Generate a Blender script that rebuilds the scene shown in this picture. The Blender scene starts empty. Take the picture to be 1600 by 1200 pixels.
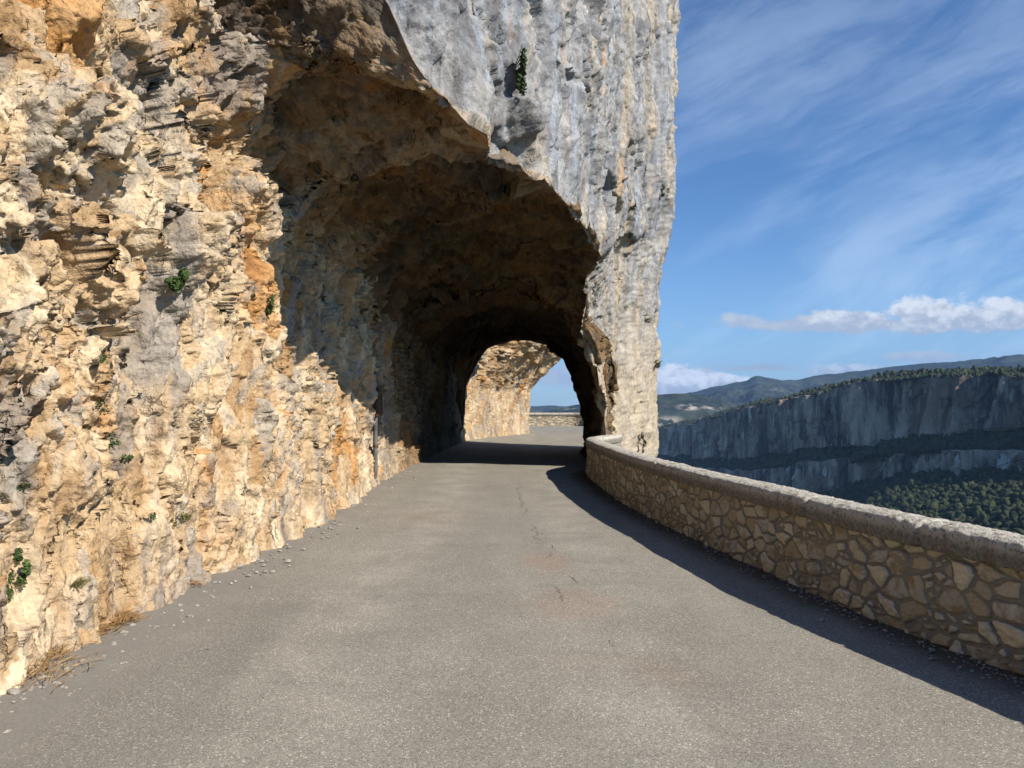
import bpy, math, random
import numpy as np
from mathutils import Vector, Matrix
random.seed(7)
RNG = np.random.default_rng(11)
sc = bpy.context.scene
COL = sc.collection
F32 = np.float32
R = math.radians

# ------------------------------------------------------------------ numpy noise
def hash_u(ix, iy, iz, seed):
    h = (ix.astype(np.uint32) * np.uint32(374761393) + iy.astype(np.uint32) * np.uint32(668265263)
         + iz.astype(np.uint32) * np.uint32(2147483647) + np.uint32((seed * 974711) & 0xffffffff))
    h = (h ^ (h >> np.uint32(13))) * np.uint32(1274126177)
    h = (h ^ (h >> np.uint32(15))) * np.uint32(2246822519)
    return h ^ (h >> np.uint32(16))
def to01(h):
    return (h & np.uint32(0xffffff)).astype(F32) / F32(16777215.0)
def rehash(h, k):
    g = (h + np.uint32(k * 2654435761 & 0xffffffff)) * np.uint32(2246822519)
    g = (g ^ (g >> np.uint32(15))) * np.uint32(3266489917)
    return g ^ (g >> np.uint32(13))
def vnoise(p, seed=0):
    p = p.astype(F32); f = np.floor(p); t = p - f; i = f.astype(np.int32)
    t = t * t * (3 - 2 * t); out = 0
    for dx in (0, 1):
        for dy in (0, 1):
            for dz in (0, 1):
                w = ((t[:, 0] if dx else 1 - t[:, 0]) * (t[:, 1] if dy else 1 - t[:, 1]) * (t[:, 2] if dz else 1 - t[:, 2]))
                out = out + w * to01(hash_u(i[:, 0] + dx, i[:, 1] + dy, i[:, 2] + dz, seed))
    return out * 2 - 1
def fbm(p, seed=0, octaves=4, gain=.5):
    a, s, out = 1.0, 1.0, 0
    for k in range(octaves):
        out = out + a * vnoise(p * F32(s), seed + k * 17); a *= gain; s *= 2.03
    return out
def vor(p, seed=0, jit=.95, both=False):
    """nearest jittered cell: (hash, F1, F2, delta); with both=True also the runner-up's hash and delta"""
    p = p.astype(F32); i = np.floor(p).astype(np.int32)
    n = len(p)
    f1 = np.full(n, 9, F32); f2 = np.full(n, 9, F32); hid = np.zeros(n, np.uint32); dl = np.zeros((n, 3), F32)
    hid2 = np.zeros(n, np.uint32); dl2 = np.zeros((n, 3), F32)
    for dx in (-1, 0, 1):
        for dy in (-1, 0, 1):
            for dz in (-1, 0, 1):
                cx, cy, cz = i[:, 0] + dx, i[:, 1] + dy, i[:, 2] + dz
                h = hash_u(cx, cy, cz, seed)
                ex = p[:, 0] - (cx + .5 + (to01(h) - .5) * jit)
                ey = p[:, 1] - (cy + .5 + (to01(rehash(h, 1)) - .5) * jit)
                ez = p[:, 2] - (cz + .5 + (to01(rehash(h, 2)) - .5) * jit)
                d = np.sqrt(ex * ex + ey * ey + ez * ez)
                m = d < f1; e = np.stack([ex, ey, ez], 1)
                if both:
                    m2 = ~m & (d < f2)
                    hid2 = np.where(m, hid, np.where(m2, h, hid2)); dl2 = np.where(m[:, None], dl, np.where(m2[:, None], e, dl2))
                f2 = np.where(m, f1, np.minimum(f2, d)); f1 = np.where(m, d, f1)
                hid = np.where(m, h, hid); dl = np.where(m[:, None], e, dl)
    if both: return hid, f1, f2, dl, hid2, dl2
    return hid, f1, f2, dl
def sstep(a, b, x):
    t = np.clip((x - a) / (b - a), 0, 1); return t * t * (3 - 2 * t)

# ------------------------------------------------------------------ mesh helpers
def link(o, parent=None):
    COL.objects.link(o)
    if parent is not None: o.parent = parent
    return o
def tag(o, label=None, cat=None, group=None, kind=None):
    if label: o['label'] = label
    if cat: o['category'] = cat
    if group: o['group'] = group
    if kind: o['kind'] = kind
    return o
def np_mesh(name, V, Fq, mat=None, smooth=True, attrs=None):
    """V (n,3), Fq (m,k) constant k faces; attrs {name: (n,4)}"""
    me = bpy.data.meshes.new(name)
    V = np.ascontiguousarray(V, F32); Fq = np.ascontiguousarray(Fq, np.int32)
    m, k = Fq.shape
    me.vertices.add(len(V)); me.vertices.foreach_set('co', V.ravel())
    me.loops.add(m * k); me.loops.foreach_set('vertex_index', Fq.ravel())
    me.polygons.add(m); me.polygons.foreach_set('loop_start', np.arange(0, m * k, k, dtype=np.int32))
    me.polygons.foreach_set('use_smooth', np.full(m, smooth, bool))
    me.update(calc_edges=True)
    for an, av in (attrs or {}).items():
        a = me.attributes.new(an, 'FLOAT_COLOR', 'POINT')
        a.data.foreach_set('color', np.ascontiguousarray(av, F32).ravel())
    if mat: me.materials.append(mat)
    return me
def np_obj(name, V, Fq, mat=None, smooth=True, attrs=None, parent=None):
    return link(bpy.data.objects.new(name, np_mesh(name, V, Fq, mat, smooth, attrs)), parent)
def grid_faces(nr, nc, flip=False):
    i = np.arange(nr * nc).reshape(nr, nc)
    a, b, c, d = i[:-1, :-1], i[:-1, 1:], i[1:, 1:], i[1:, :-1]
    f = np.stack([a, b, c, d], -1).reshape(-1, 4)
    return f[:, ::-1] if flip else f
def grid_normals(P):
    du = np.gradient(P, axis=1); dv = np.gradient(P, axis=0)
    n = np.cross(du, dv); l = np.linalg.norm(n, axis=2, keepdims=True)
    return n / np.maximum(l, 1e-9)
def interp(x, pts, col=1):
    pts = np.asarray(pts, float); return np.interp(x, pts[:, 0], pts[:, col])
def smooth_path(pts, n=400):
    """Catmull-Rom through points, evenly resampled"""
    P = np.asarray(pts, float); P = np.vstack([2 * P[0] - P[1], P, 2 * P[-1] - P[-2]])
    out = []
    for i in range(1, len(P) - 2):
        t = np.linspace(0, 1, 24, endpoint=False)[:, None]
        a, b, c, d = P[i - 1], P[i], P[i + 1], P[i + 2]
        out.append(.5 * (2 * b + (c - a) * t + (2 * a - 5 * b + 4 * c - d) * t ** 2 + (3 * b - a - 3 * c + d) * t ** 3))
    out = np.vstack(out + [P[-2][None]])
    s = np.r_[0, np.cumsum(np.linalg.norm(np.diff(out, axis=0), axis=1))]
    return s, out

# ------------------------------------------------------------------ node helpers
class NT:
    def __init__(s, tree): s.t = tree; s.n = tree.nodes; s.l = tree.links
    def node(s, typ, **kw):
        nd = s.n.new(typ)
        for k, v in kw.items(): setattr(nd, k, v)
        return nd
    def put(s, sock, v):
        if v is None: return
        if isinstance(v, bpy.types.NodeSocket): s.l.new(v, sock)
        else:
            if isinstance(v, (tuple, list)) and len(v) == 3 and sock.type == 'RGBA': v = (*v, 1)
            sock.default_value = v
    def m(s, op, a, b=None, c=None, clamp=False):
        nd = s.node('ShaderNodeMath', operation=op, use_clamp=clamp)
        for i, v in enumerate((a, b, c)): s.put(nd.inputs[i], v)
        return nd.outputs[0]
    def vm(s, op, a, b=None):
        nd = s.node('ShaderNodeVectorMath', operation=op)
        s.put(nd.inputs[0], a); s.put(nd.inputs[1], b)
        return nd.outputs[0]
    def sm(s, x, a, b, lo=0., hi=1.):
        nd = s.node('ShaderNodeMapRange', interpolation_type='SMOOTHSTEP')
        s.put(nd.inputs[0], x); nd.inputs[1].default_value = a; nd.inputs[2].default_value = b
        nd.inputs[3].default_value = lo; nd.inputs[4].default_value = hi
        return nd.outputs[0]
    def mix(s, f, a, b, mode='MIX'):
        nd = s.node('ShaderNodeMix', data_type='RGBA', blend_type=mode)
        s.put(nd.inputs[0], f); s.put(nd.inputs[6], a); s.put(nd.inputs[7], b)
        return nd.outputs[2]
    def scale(s, v, xyz, rot=(0, 0, 0), loc=(0, 0, 0)):
        nd = s.node('ShaderNodeMapping'); s.put(nd.inputs[0], v)
        nd.inputs[1].default_value = loc; nd.inputs[2].default_value = rot; nd.inputs[3].default_value = xyz
        return nd.outputs[0]
    def noise(s, v, sc_, det=4, rough=.55, dist=0., out=0):
        nd = s.node('ShaderNodeTexNoise'); s.put(nd.inputs['Vector'], v)
        nd.inputs['Scale'].default_value = sc_; nd.inputs['Detail'].default_value = det
        nd.inputs['Roughness'].default_value = rough; nd.inputs['Distortion'].default_value = dist
        return nd.outputs[out]
    def voro(s, v, sc_, feat='F1', out='Distance'):
        nd = s.node('ShaderNodeTexVoronoi', feature=feat); s.put(nd.inputs['Vector'], v)
        nd.inputs['Scale'].default_value = sc_
        return nd.outputs[out]
    def bump(s, h, strength=.5, dist=.02, prev=None):
        nd = s.node('ShaderNodeBump'); nd.inputs['Strength'].default_value = strength
        nd.inputs['Distance'].default_value = dist; s.put(nd.inputs['Height'], h)
        if prev is not None: s.put(nd.inputs['Normal'], prev)
        return nd.outputs[0]
    def sep(s, v):
        nd = s.node('ShaderNodeSeparateXYZ'); s.put(nd.inputs[0], v); return nd.outputs
    def sepc(s, v):
        nd = s.node('ShaderNodeSeparateColor'); s.put(nd.inputs[0], v); return nd.outputs
    def comb(s, x, y, z):
        nd = s.node('ShaderNodeCombineXYZ')
        for i, v in enumerate((x, y, z)): s.put(nd.inputs[i], v)
        return nd.outputs[0]
    def attr(s, name, out='Color'):
        return s.node('ShaderNodeAttribute', attribute_name=name).outputs[out]
def new_mat(name):
    m = bpy.data.materials.new(name); m.use_nodes = True
    nt = NT(m.node_tree); b = m.node_tree.nodes['Principled BSDF']
    b.inputs['Roughness'].default_value = .9
    b.inputs['Specular IOR Level'].default_value = .2
    pos = nt.node('ShaderNodeNewGeometry').outputs['Position']
    return m, nt, b, pos
def finish(nt, b, col, normal=None, rough=None):
    nt.put(b.inputs['Base Color'], col)
    if normal is not None: nt.put(b.inputs['Normal'], normal)
    if rough is not None: nt.put(b.inputs['Roughness'], rough)

# ------------------------------------------------------------------ camera frame helpers
EYE, FPX, U0, V0 = 1.6, 1200.0, 800.0, 625.0
def gnd(u, v, z=0.):
    Y = (EYE - z) * FPX / (v - V0); return ((u - U0) / FPX * Y, Y, z)
def at(u, v, Y):
    return np.array([(u - U0) / FPX * Y, Y, EYE - (v - V0) / FPX * Y])

# ------------------------------------------------------------------ materials
def rock_material():
    m, nt, b, p = new_mat('limestone')
    a = nt.sepc(nt.attr('tone')); big, small, zone = a[0], a[1], a[2]
    zon = nt.sm(nt.m('ADD', zone, nt.m('MULTIPLY', nt.m('SUBTRACT', nt.noise(p, 1.6, 5), .5), .5)), .35, .65)
    n1 = nt.noise(p, .55, 6, .6); n2 = nt.noise(p, 2.3, 6, .62); n3 = nt.noise(p, 9., 6, .65); n4 = nt.noise(p, 42., 4, .6)
    vs = nt.noise(nt.scale(p, (1.5, 1.5, .22)), 1.5, 6, .6)
    # freshly broken ochre limestone
    t = nt.m('ADD', nt.m('MULTIPLY', big, .5), nt.m('ADD', nt.m('MULTIPLY', small, .22), nt.m('MULTIPLY', n2, .55)))
    och = nt.mix(nt.sm(t, .36, .60), (.38, .24, .12), (.50, .355, .205))
    och = nt.mix(nt.sm(t, .58, .82), och, (.64, .515, .345))
    och = nt.mix(nt.sm(nt.m('ADD', nt.m('MULTIPLY', n1, .7), nt.m('MULTIPLY', big, .4)), .62, .80), och, (.46, .235, .08))
    wash = nt.m('MULTIPLY', nt.sm(nt.noise(nt.scale(p, (3., 3., .28), loc=(3, 3, 3)), 1., 6, .6), .50, .64), nt.sm(nt.m('ADD', nt.sep(p)[2], nt.m('MULTIPLY', n1, 2.)), 4.2, 2.2))
    och = nt.mix(nt.m('MULTIPLY', wash, .7), och, (.58, .465, .32))
    rust = nt.sm(nt.m('ADD', nt.noise(p, 1.1, 7, .65), nt.m('MULTIPLY', small, .12)), .64, .76)
    och = nt.mix(nt.m('MULTIPLY', rust, .75), och, (.24, .115, .05))
    gre = nt.sm(nt.m('ADD', nt.m('MULTIPLY', vs, .8), nt.m('MULTIPLY', nt.noise(nt.scale(p, (1, 1, 1), loc=(5, 3, 1)), .8, 5), .5)), .655, .765)
    och = nt.mix(nt.m('MULTIPLY', gre, .66), och, (.21, .205, .20))
    gp = nt.sm(nt.m('ADD', nt.m('MULTIPLY', small, .35), nt.noise(nt.scale(p, (1, 1, .6), loc=(1, 7, 9)), 1.3, 6, .65)), .75, .84)
    och = nt.mix(nt.m('MULTIPLY', gp, .7), och, (.34, .30, .25))
    # weathered face: grey with cream and dark vertical streaks
    st1 = nt.noise(nt.scale(p, (2.2, 2.2, .10)), 1., 6, .6, .3)
    st2 = nt.noise(nt.scale(p, (4.5, 4.5, .16), loc=(3, 8, 2)), 1., 6, .62, .3)
    st3 = nt.noise(nt.scale(p, (1.3, 1.3, .12), loc=(13, 4, 7)), 1., 6, .6, .4)
    gr = nt.mix(nt.sm(n2, .35, .68), (.165, .17, .18), (.37, .365, .355))
    gr = nt.mix(nt.m('MULTIPLY', nt.sm(st2, .50, .66), .6), gr, (.33, .38, .44))
    gr = nt.mix(nt.m('MULTIPLY', nt.sm(nt.m('ADD', st1, nt.sm(nt.sep(p)[1], 12., 18., 0., .05)), .50, .68), .60), gr, (.52, .42, .28))
    gr = nt.mix(nt.m('MULTIPLY', nt.sm(nt.noise(nt.scale(p, (3., 3., .2), loc=(9, 1, 5)), 1., 6, .6), .60, .70), .6), gr, (.56, .34, .16))
    gr = nt.mix(nt.m('MULTIPLY', nt.sm(nt.m('ADD', st3, nt.sm(nt.sep(p)[1], 14., 9., 0., .07)), .56, .68), .75), gr, (.125, .125, .13))
    gr = nt.mix(nt.m('MULTIPLY', nt.sm(nt.noise(nt.scale(p, (7., 7., 2.5), loc=(2, 2, 5)), 1., 6, .7), .60, .68), .5), gr, (.07, .07, .072))
    low = nt.sm(nt.m('ADD', nt.sep(p)[2], nt.m('MULTIPLY', n2, 2.0)), 6.6, 2.2)
    gr = nt.mix(nt.m('MULTIPLY', low, .62), gr, (.50, .40, .265))
    col = nt.mix(zon, och, gr)
    # brown of the blasted roof, with the tunnel's shade darkened into the colour
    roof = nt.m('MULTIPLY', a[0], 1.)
    inner_shade = nt.attr('inner_shade', 'Fac')
    col = nt.mix(nt.m('MULTIPLY', inner_shade, nt.sm(n2, .25, .7, .75, 1.)), col,
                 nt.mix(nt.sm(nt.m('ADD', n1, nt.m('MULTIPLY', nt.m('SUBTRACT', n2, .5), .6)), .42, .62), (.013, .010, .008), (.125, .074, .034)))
    wp = nt.vm('ADD', nt.scale(nt.scale(p, (1, 1, 1), (.4, .3, .2)), (1, 1.25, .62)), nt.scale(nt.noise(p, 5., 4, .6, out=1), (.16, .16, .16)))
    f1 = nt.node('ShaderNodeTexVoronoi', feature='F1', distance='CHEBYCHEV'); nt.put(f1.inputs['Vector'], wp); f1.inputs['Scale'].default_value = 9.
    f2 = nt.node('ShaderNodeTexVoronoi', feature='F1', distance='CHEBYCHEV'); nt.put(f2.inputs['Vector'], wp); f2.inputs['Scale'].default_value = 24.
    k1, k2 = nt.sepc(f1.outputs['Color']), nt.sepc(f2.outputs['Color'])
    fr = nt.m('SUBTRACT', 1., nt.m('MULTIPLY', zon, .6))
    v = nt.m('ADD', nt.m('MULTIPLY_ADD', n3, .45, .62), nt.m('ADD', nt.m('MULTIPLY', k1[0], .22), nt.m('MULTIPLY', k2[1], .14)))
    v = nt.m('MULTIPLY', v, nt.m('MULTIPLY_ADD', n4, .45, .78))
    col = nt.mix(1., col, nt.comb(v, v, v), 'MULTIPLY')
    # soil packed in the cracks
    de = nt.voro(nt.vm('ADD', wp, nt.scale(nt.noise(p, 13., 3, .6, out=1), (.05, .05, .05))), 4.6, 'DISTANCE_TO_EDGE')
    soil = nt.m('MULTIPLY', nt.sm(de, .045, .012), nt.sm(nt.noise(p, 1.9, 5), .54, .68))
    col = nt.mix(nt.m('MULTIPLY', nt.m('MULTIPLY', soil, fr), .55), col, (.085, .06, .04))
    h = nt.m('ADD', nt.m('MULTIPLY', n3, .5), nt.m('MULTIPLY', nt.noise(p, 30., 5, .65), .22))
    frag = nt.m('ADD', nt.m('MULTIPLY', k1[1], .5), nt.m('MULTIPLY', k2[0], .22))
    tl1 = nt.node('ShaderNodeVectorMath', operation='DOT_PRODUCT'); nt.put(tl1.inputs[0], nt.vm('SUBTRACT', f1.outputs['Color'], (.5, .5, .5))); nt.put(tl1.inputs[1], nt.vm('SUBTRACT', nt.scale(wp, (9, 9, 9)), nt.scale(f1.outputs['Position'], (9, 9, 9))))
    tl2 = nt.node('ShaderNodeVectorMath', operation='DOT_PRODUCT'); nt.put(tl2.inputs[0], nt.vm('SUBTRACT', f2.outputs['Color'], (.5, .5, .5))); nt.put(tl2.inputs[1], nt.vm('SUBTRACT', nt.scale(wp, (24, 24, 24)), nt.scale(f2.outputs['Position'], (24, 24, 24))))
    frag = nt.m('ADD', frag, nt.m('ADD', nt.m('MULTIPLY', tl1.outputs['Value'], 1.1), nt.m('MULTIPLY', tl2.outputs['Value'], .42)))
    h = nt.m('ADD', h, nt.m('SUBTRACT', nt.m('MULTIPLY', frag, fr), nt.m('MULTIPLY', soil, .5)))
    finish(nt, b, col, nt.bump(h, .9, .06))
    b.inputs['Specular IOR Level'].default_value = .08
    return m

def road_material():
    m, nt, b, p = new_mat('asphalt')
    s = nt.sep(p); X, Y = s[0], s[1]
    c1 = nt.sepc(nt.voro(p, 125., out='Color')); c2 = nt.sepc(nt.voro(p, 260., out='Color'))
    agg = nt.m('ADD', nt.m('MULTIPLY', c1[0], .55), nt.m('MULTIPLY', c2[1], .45))
    col = nt.mix(nt.sm(agg, .2, .85), (.235, .216, .178), (.375, .348, .29))
    col = nt.mix(nt.sm(c1[2], .93, .97, 0, .8), col, (.66, .60, .50))
    col = nt.mix(nt.sm(c2[0], .90, .95, 0, .8), col, (.035, .033, .03))
    L = nt.noise(nt.scale(p, (1.4, .22, 1)), 1., 5, .55); M = nt.noise(p, 1.4, 6, .6); N = nt.noise(p, 7., 5, .6)
    v = nt.m('ADD', nt.m('MULTIPLY_ADD', L, .45, .52), nt.m('ADD', nt.m('MULTIPLY', M, .35), nt.m('MULTIPLY', N, .12)))
    col = nt.mix(1., col, nt.comb(v, v, v), 'MULTIPLY')
    # transverse roller marks far along the lane
    tr = nt.sm(nt.noise(nt.scale(p, (.5, 5., 1)), 1., 4, .6), .56, .7)
    col = nt.mix(nt.m('MULTIPLY', tr, .13), col, (.11, .104, .095))
    trk = nt.m('ADD', nt.sm(nt.m('ABSOLUTE', nt.m('ADD', X, 1.15)), .65, .1), nt.sm(nt.m('ABSOLUTE', nt.m('SUBTRACT', X, .75)), .6, .1))
    tv = nt.m('MULTIPLY_ADD', nt.m('MULTIPLY', trk, nt.sm(M, .3, .7)), .16, .94)
    col = nt.mix(1., col, nt.comb(tv, tv, tv), 'MULTIPLY')
    dk = nt.m('MULTIPLY', nt.sm(nt.m('ADD', X, nt.m('MULTIPLY', nt.m('SUBTRACT', L, .5), 2.5)), -1.2, -2.0), nt.sm(Y, 9., 5.5))
    col = nt.mix(nt.m('MULTIPLY', dk, .2), col, (.13, .122, .108))
    # reddish clay stains
    def spot(x, y, rx, ry):
        a = nt.m('DIVIDE', nt.m('SUBTRACT', X, x), rx); c = nt.m('DIVIDE', nt.m('SUBTRACT', Y, y), ry)
        return nt.m('SQRT', nt.m('ADD', nt.m('MULTIPLY', a, a), nt.m('MULTIPLY', c, c)))
    for x, y, rx, ry, f in ((.34, 7.6, .35, .6, .6), (.50, 6.0, .55, .7, .45), (.55, 4.75, .6, .25, .18), (.9, 4.5, .3, .3, .3), (-1.2, 10.5, .8, 1.2, .25)):
        k = nt.sm(nt.m('ADD', spot(x, y, rx, ry), nt.m('MULTIPLY', nt.m('SUBTRACT', nt.noise(p, 3.5, 5), .5), 1.3)), 1.1, .2, 0, f)
        col = nt.mix(k, col, nt.mix(.5, col, (.34, .20, .13)))
    # tar specks
    sp = nt.sm(nt.voro(nt.scale(p, (1., 1.6, 1)), 2.6), .045, .03)
    col = nt.mix(nt.m('MULTIPLY', sp, nt.sm(N, .5, .6)), col, (.06, .055, .05))
    # gutter dust and grit near the rock
    jag = nt.m('MULTIPLY', nt.m('SUBTRACT', nt.noise(p, 2.2, 6, .65), .5), .9)
    gut = nt.sm(nt.m('ADD', X, jag), -2.05, -2.5)
    fine = nt.mix(nt.noise(p, 60., 3), (.15, .138, .12), (.29, .265, .225))
    col = nt.mix(nt.m('MULTIPLY', gut, nt.sm(Y, 20, 24, .9, 0)), col, fine)
    # earth along the parapet
    par = nt.m('ADD', nt.attr('edge', 'Fac'), nt.m('MULTIPLY', jag, .25))
    col = nt.mix(nt.sm(par, .48, .08, 0, .85), col, nt.mix(nt.noise(p, 30., 4), (.045, .032, .022), (.14, .10, .07)))
    # long drying crack
    wob = nt.m('ADD', nt.m('MULTIPLY', nt.m('SUBTRACT', nt.noise(nt.comb(0., Y, 0.), 2.2, 6, .75), .5), .5),
               nt.m('MULTIPLY', nt.m('SUBTRACT', nt.noise(p, 22., 3, .6), .5), .05))
    path = nt.m('ADD', nt.sm(Y, 5.8, 13.5, .40, .12), wob)
    d = nt.m('ABSOLUTE', nt.m('SUBTRACT', X, path))
    w = nt.m('MULTIPLY', nt.m('MULTIPLY', nt.sm(Y, 5.7, 6.4), nt.sm(Y, 17, 12)), nt.sm(nt.noise(nt.comb(0., Y, 3.), 1.1, 4), .42, .55))
    crack = nt.m('MULTIPLY', nt.sm(d, .012, .004), w)
    d2 = nt.m('ABSOLUTE', nt.m('SUBTRACT', nt.m('ADD', X, nt.m('MULTIPLY', jag, .25)), nt.m('MULTIPLY_ADD', Y, -.07, 1.02)))
    crack = nt.m('MAXIMUM', crack, nt.m('MULTIPLY', nt.sm(d2, .008, .003), nt.m('MULTIPLY', nt.sm(nt.noise(p, 1.7, 4), .55, .62), nt.sm(Y, 11, 9))))
    col = nt.mix(nt.m('MULTIPLY', crack, .6), col, (.03, .026, .022))
    h = nt.m('SUBTRACT', nt.m('ADD', agg, nt.m('MULTIPLY', nt.noise(p, 120., 3), .5)), nt.m('MULTIPLY', crack, 2.))
    finish(nt, b, col, nt.bump(h, .55, .006))
    return m

def stone_material():
    m, nt, b, p = new_mat('rubble_masonry')
    a = nt.sepc(nt.attr('stone')); rnd, mort, r2 = a[0], a[1], a[2]
    n = nt.noise(p, 9., 6, .65); n2 = nt.noise(p, 45., 5, .6)
    st = nt.mix(nt.sm(rnd, .1, .9), (.42, .345, .225), (.66, .57, .41))
    st = nt.mix(nt.sm(r2, .70, .95, 0, .8), st, (.52, .48, .40))
    st = nt.mix(nt.sm(nt.m('ADD', n, nt.m('MULTIPLY', r2, .2)), .58, .80, 0, .8), st, (.25, .165, .075))
    mo = nt.mix(n2, (.20, .178, .14), (.33, .298, .24))
    col = nt.mix(nt.sm(mort, .35, .65), st, mo)
    v = nt.m('MULTIPLY_ADD', nt.m('ADD', n, n2), .35, .65)
    col = nt.mix(1., col, nt.comb(v, v, v), 'MULTIPLY')
    h = nt.m('ADD', nt.m('MULTIPLY', n, .6), nt.m('MULTIPLY', n2, .5))
    finish(nt, b, col, nt.bump(h, .5, .012))
    return m
def coping_material():
    m, nt, b, p = new_mat('coping_concrete')
    n = nt.noise(p, 5., 6, .65); n2 = nt.noise(p, 38., 6, .7); n3 = nt.noise(nt.scale(p, (8, 8, 1.2)), 1., 5)
    up = nt.sep(nt.node('ShaderNodeNewGeometry').outputs['True Normal'])[2]
    col = nt.mix(nt.sm(n2, .35, .68), (.16, .14, .11), (.34, .305, .25))
    lit_top = nt.m('MULTIPLY', nt.sm(nt.m('ADD', n2, nt.m('MULTIPLY', n, .3)), .50, .66), nt.sm(nt.sep(p)[2], .66, .74))  # mottled paler top of the cap: sunlight painted into the colour
    col = nt.mix(lit_top, col, (.56, .52, .44))
    col = nt.mix(nt.sm(n3, .52, .70, 0, .6), col, (.20, .13, .075))
    col = nt.mix(nt.sm(n, .62, .74, 0, .7), col, (.12, .10, .08))
    finish(nt, b, col, nt.bump(nt.m('ADD', n2, nt.noise(p, 110., 4)), .7, .02))
    return m
def gorge_material():
    m, nt, b, p = new_mat('gorge_cliff')
    a = nt.sepc(nt.attr('zone')); rock = a[0]; pale = a[1]
    q = nt.scale(p, (.02, .008, .004)); st = nt.noise(q, 1., 7, .62, .4)
    st2 = nt.noise(nt.scale(p, (.05, .018, .006), loc=(4, 2, 1)), 1., 7, .6, .3)
    big = nt.noise(nt.scale(p, (.006, .004, .004)), 1., 5, .6)
    fs = nt.noise(nt.scale(p, (.12, .045, .006), loc=(1, 5, 2)), 1., 8, .7)
    rc = nt.mix(nt.sm(nt.m('ADD', nt.m('MULTIPLY', st, .6), nt.m('MULTIPLY', fs, .4)), .42, .58), (.095, .088, .08), (.70, .585, .44))
    rc = nt.mix(nt.sm(nt.noise(nt.scale(p, (.01, .004, .035), loc=(3, 1, 2)), 1., 6, .6), .60, .66, 0, .6), rc, (.075, .068, .06))
    rc = nt.mix(nt.sm(st2, .5, .68, 0, .75), rc, (.05, .05, .05))
    rc = nt.mix(nt.sm(big, .5, .64, 0, .8), rc, (.32, .215, .145))
    rc = nt.mix(nt.sm(nt.noise(nt.scale(p, (.03, .012, .004), loc=(7, 7, 3)), 1., 6, .65), .63, .70, 0, .8), rc, (.42, .39, .34))
    rc = nt.mix(nt.sm(nt.m('ADD', pale, nt.m('MULTIPLY', nt.m('SUBTRACT', nt.noise(nt.scale(p, (.09, .05, .012)), 1., 8, .75), .5), 3.2)), .62, .95), rc, (.70, .66, .57))
    fo = nt.mix(nt.noise(p, .09, 6, .65), (.010, .016, .008), (.035, .046, .02))
    col = nt.mix(nt.sm(nt.m('ADD', rock, nt.m('MULTIPLY', nt.m('SUBTRACT', nt.noise(p, .03, 6, .7), .5), .7)), .4, .6), fo, rc)
    finish(nt, b, col, nt.bump(nt.m('ADD', nt.m('ADD', st, st2), nt.noise(p, .12, 7, .7)), 1., 12.))
    return m
def mountain_material():
    m, nt, b, p = new_mat('mountain_woods')
    n = nt.noise(p, .0022, 9, .66); n2 = nt.noise(p, .011, 7, .65); n3 = nt.noise(p, .0009, 6, .6)
    col = nt.mix(nt.sm(nt.m('ADD', n, nt.m('MULTIPLY', nt.m('SUBTRACT', n2, .5), .7)), .38, .62), (.010, .020, .019), (.042, .056, .042))
    col = nt.mix(nt.sm(n3, .56, .66, 0, .5), col, (.11, .11, .07))
    a = nt.sepc(nt.attr('zone'))
    pale = nt.m('MULTIPLY', a[1], nt.sm(nt.noise(nt.scale(p, (.012, .012, .02)), 1., 8, .7), .46, .58))
    col = nt.mix(pale, col, (.40, .35, .29))
    finish(nt, b, col, nt.bump(nt.m('ADD', n, n2), .6, 30.))
    return m
def leaf_material(name, c1, c2, scale=9., lump=0.):
    m, nt, b, p = new_mat(name)
    rnd = nt.node('ShaderNodeNewGeometry').outputs['Random Per Island']
    col = nt.mix(nt.m('ADD', nt.m('MULTIPLY', rnd, .7), nt.m('MULTIPLY', nt.noise(p, scale, 4), .3)), c1, c2)
    finish(nt, b, col, nt.bump(nt.noise(p, .9, 5, .7), 1., lump) if lump else None); b.inputs['Roughness'].default_value = .6
    return m
def plain(name, c1, c2, scale=20., rough=.85, metallic=0., bump=.4, bd=.01):
    m, nt, b, p = new_mat(name)
    n = nt.noise(p, scale, 6, .65)
    finish(nt, b, nt.mix(nt.sm(n, .3, .7), c1, c2), nt.bump(n, bump, bd), rough)
    b.inputs['Metallic'].default_value = metallic
    return m
M_ROCK = rock_material(); M_ROAD = road_material(); M_STONE = stone_material(); M_COP = coping_material()
M_GORGE = gorge_material(); M_MOUNT = mountain_material()
M_LEAF = leaf_material('ivy_leaf', (.025, .05, .012), (.085, .135, .035))
M_DARKLEAF = leaf_material('dark_leaf', (.022, .04, .012), (.06, .085, .028))
M_BLADE = leaf_material('grass_blade', (.10, .10, .035), (.30, .26, .11))
M_STRAW = leaf_material('dry_straw', (.16, .08, .03), (.42, .26, .11), 14.)
M_STEM = plain('twig_bark', (.10, .07, .045), (.20, .15, .10))
M_TREE = leaf_material('forest_crown', (.008, .017, .007), (.060, .072, .022), .02, 1.6)
M_PEB = plain('pebble_stone', (.22, .195, .155), (.42, .385, .33), 60.)
M_GRIT = plain('grit_stone', (.18, .165, .14), (.46, .42, .35), 45.)
M_RUST = plain('rusty_metal', (.055, .032, .02), (.12, .07, .045), 14., .7, .3)
M_DARK = plain('dark_slot', (.012, .010, .009), (.02, .018, .016), 14.)
M_PIPE = plain('grey_pipe', (.075, .07, .065), (.16, .15, .14), 6., .6)
M_FLOOR = plain('valley_woods', (.03, .045, .022), (.10, .11, .055), .004)

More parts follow.
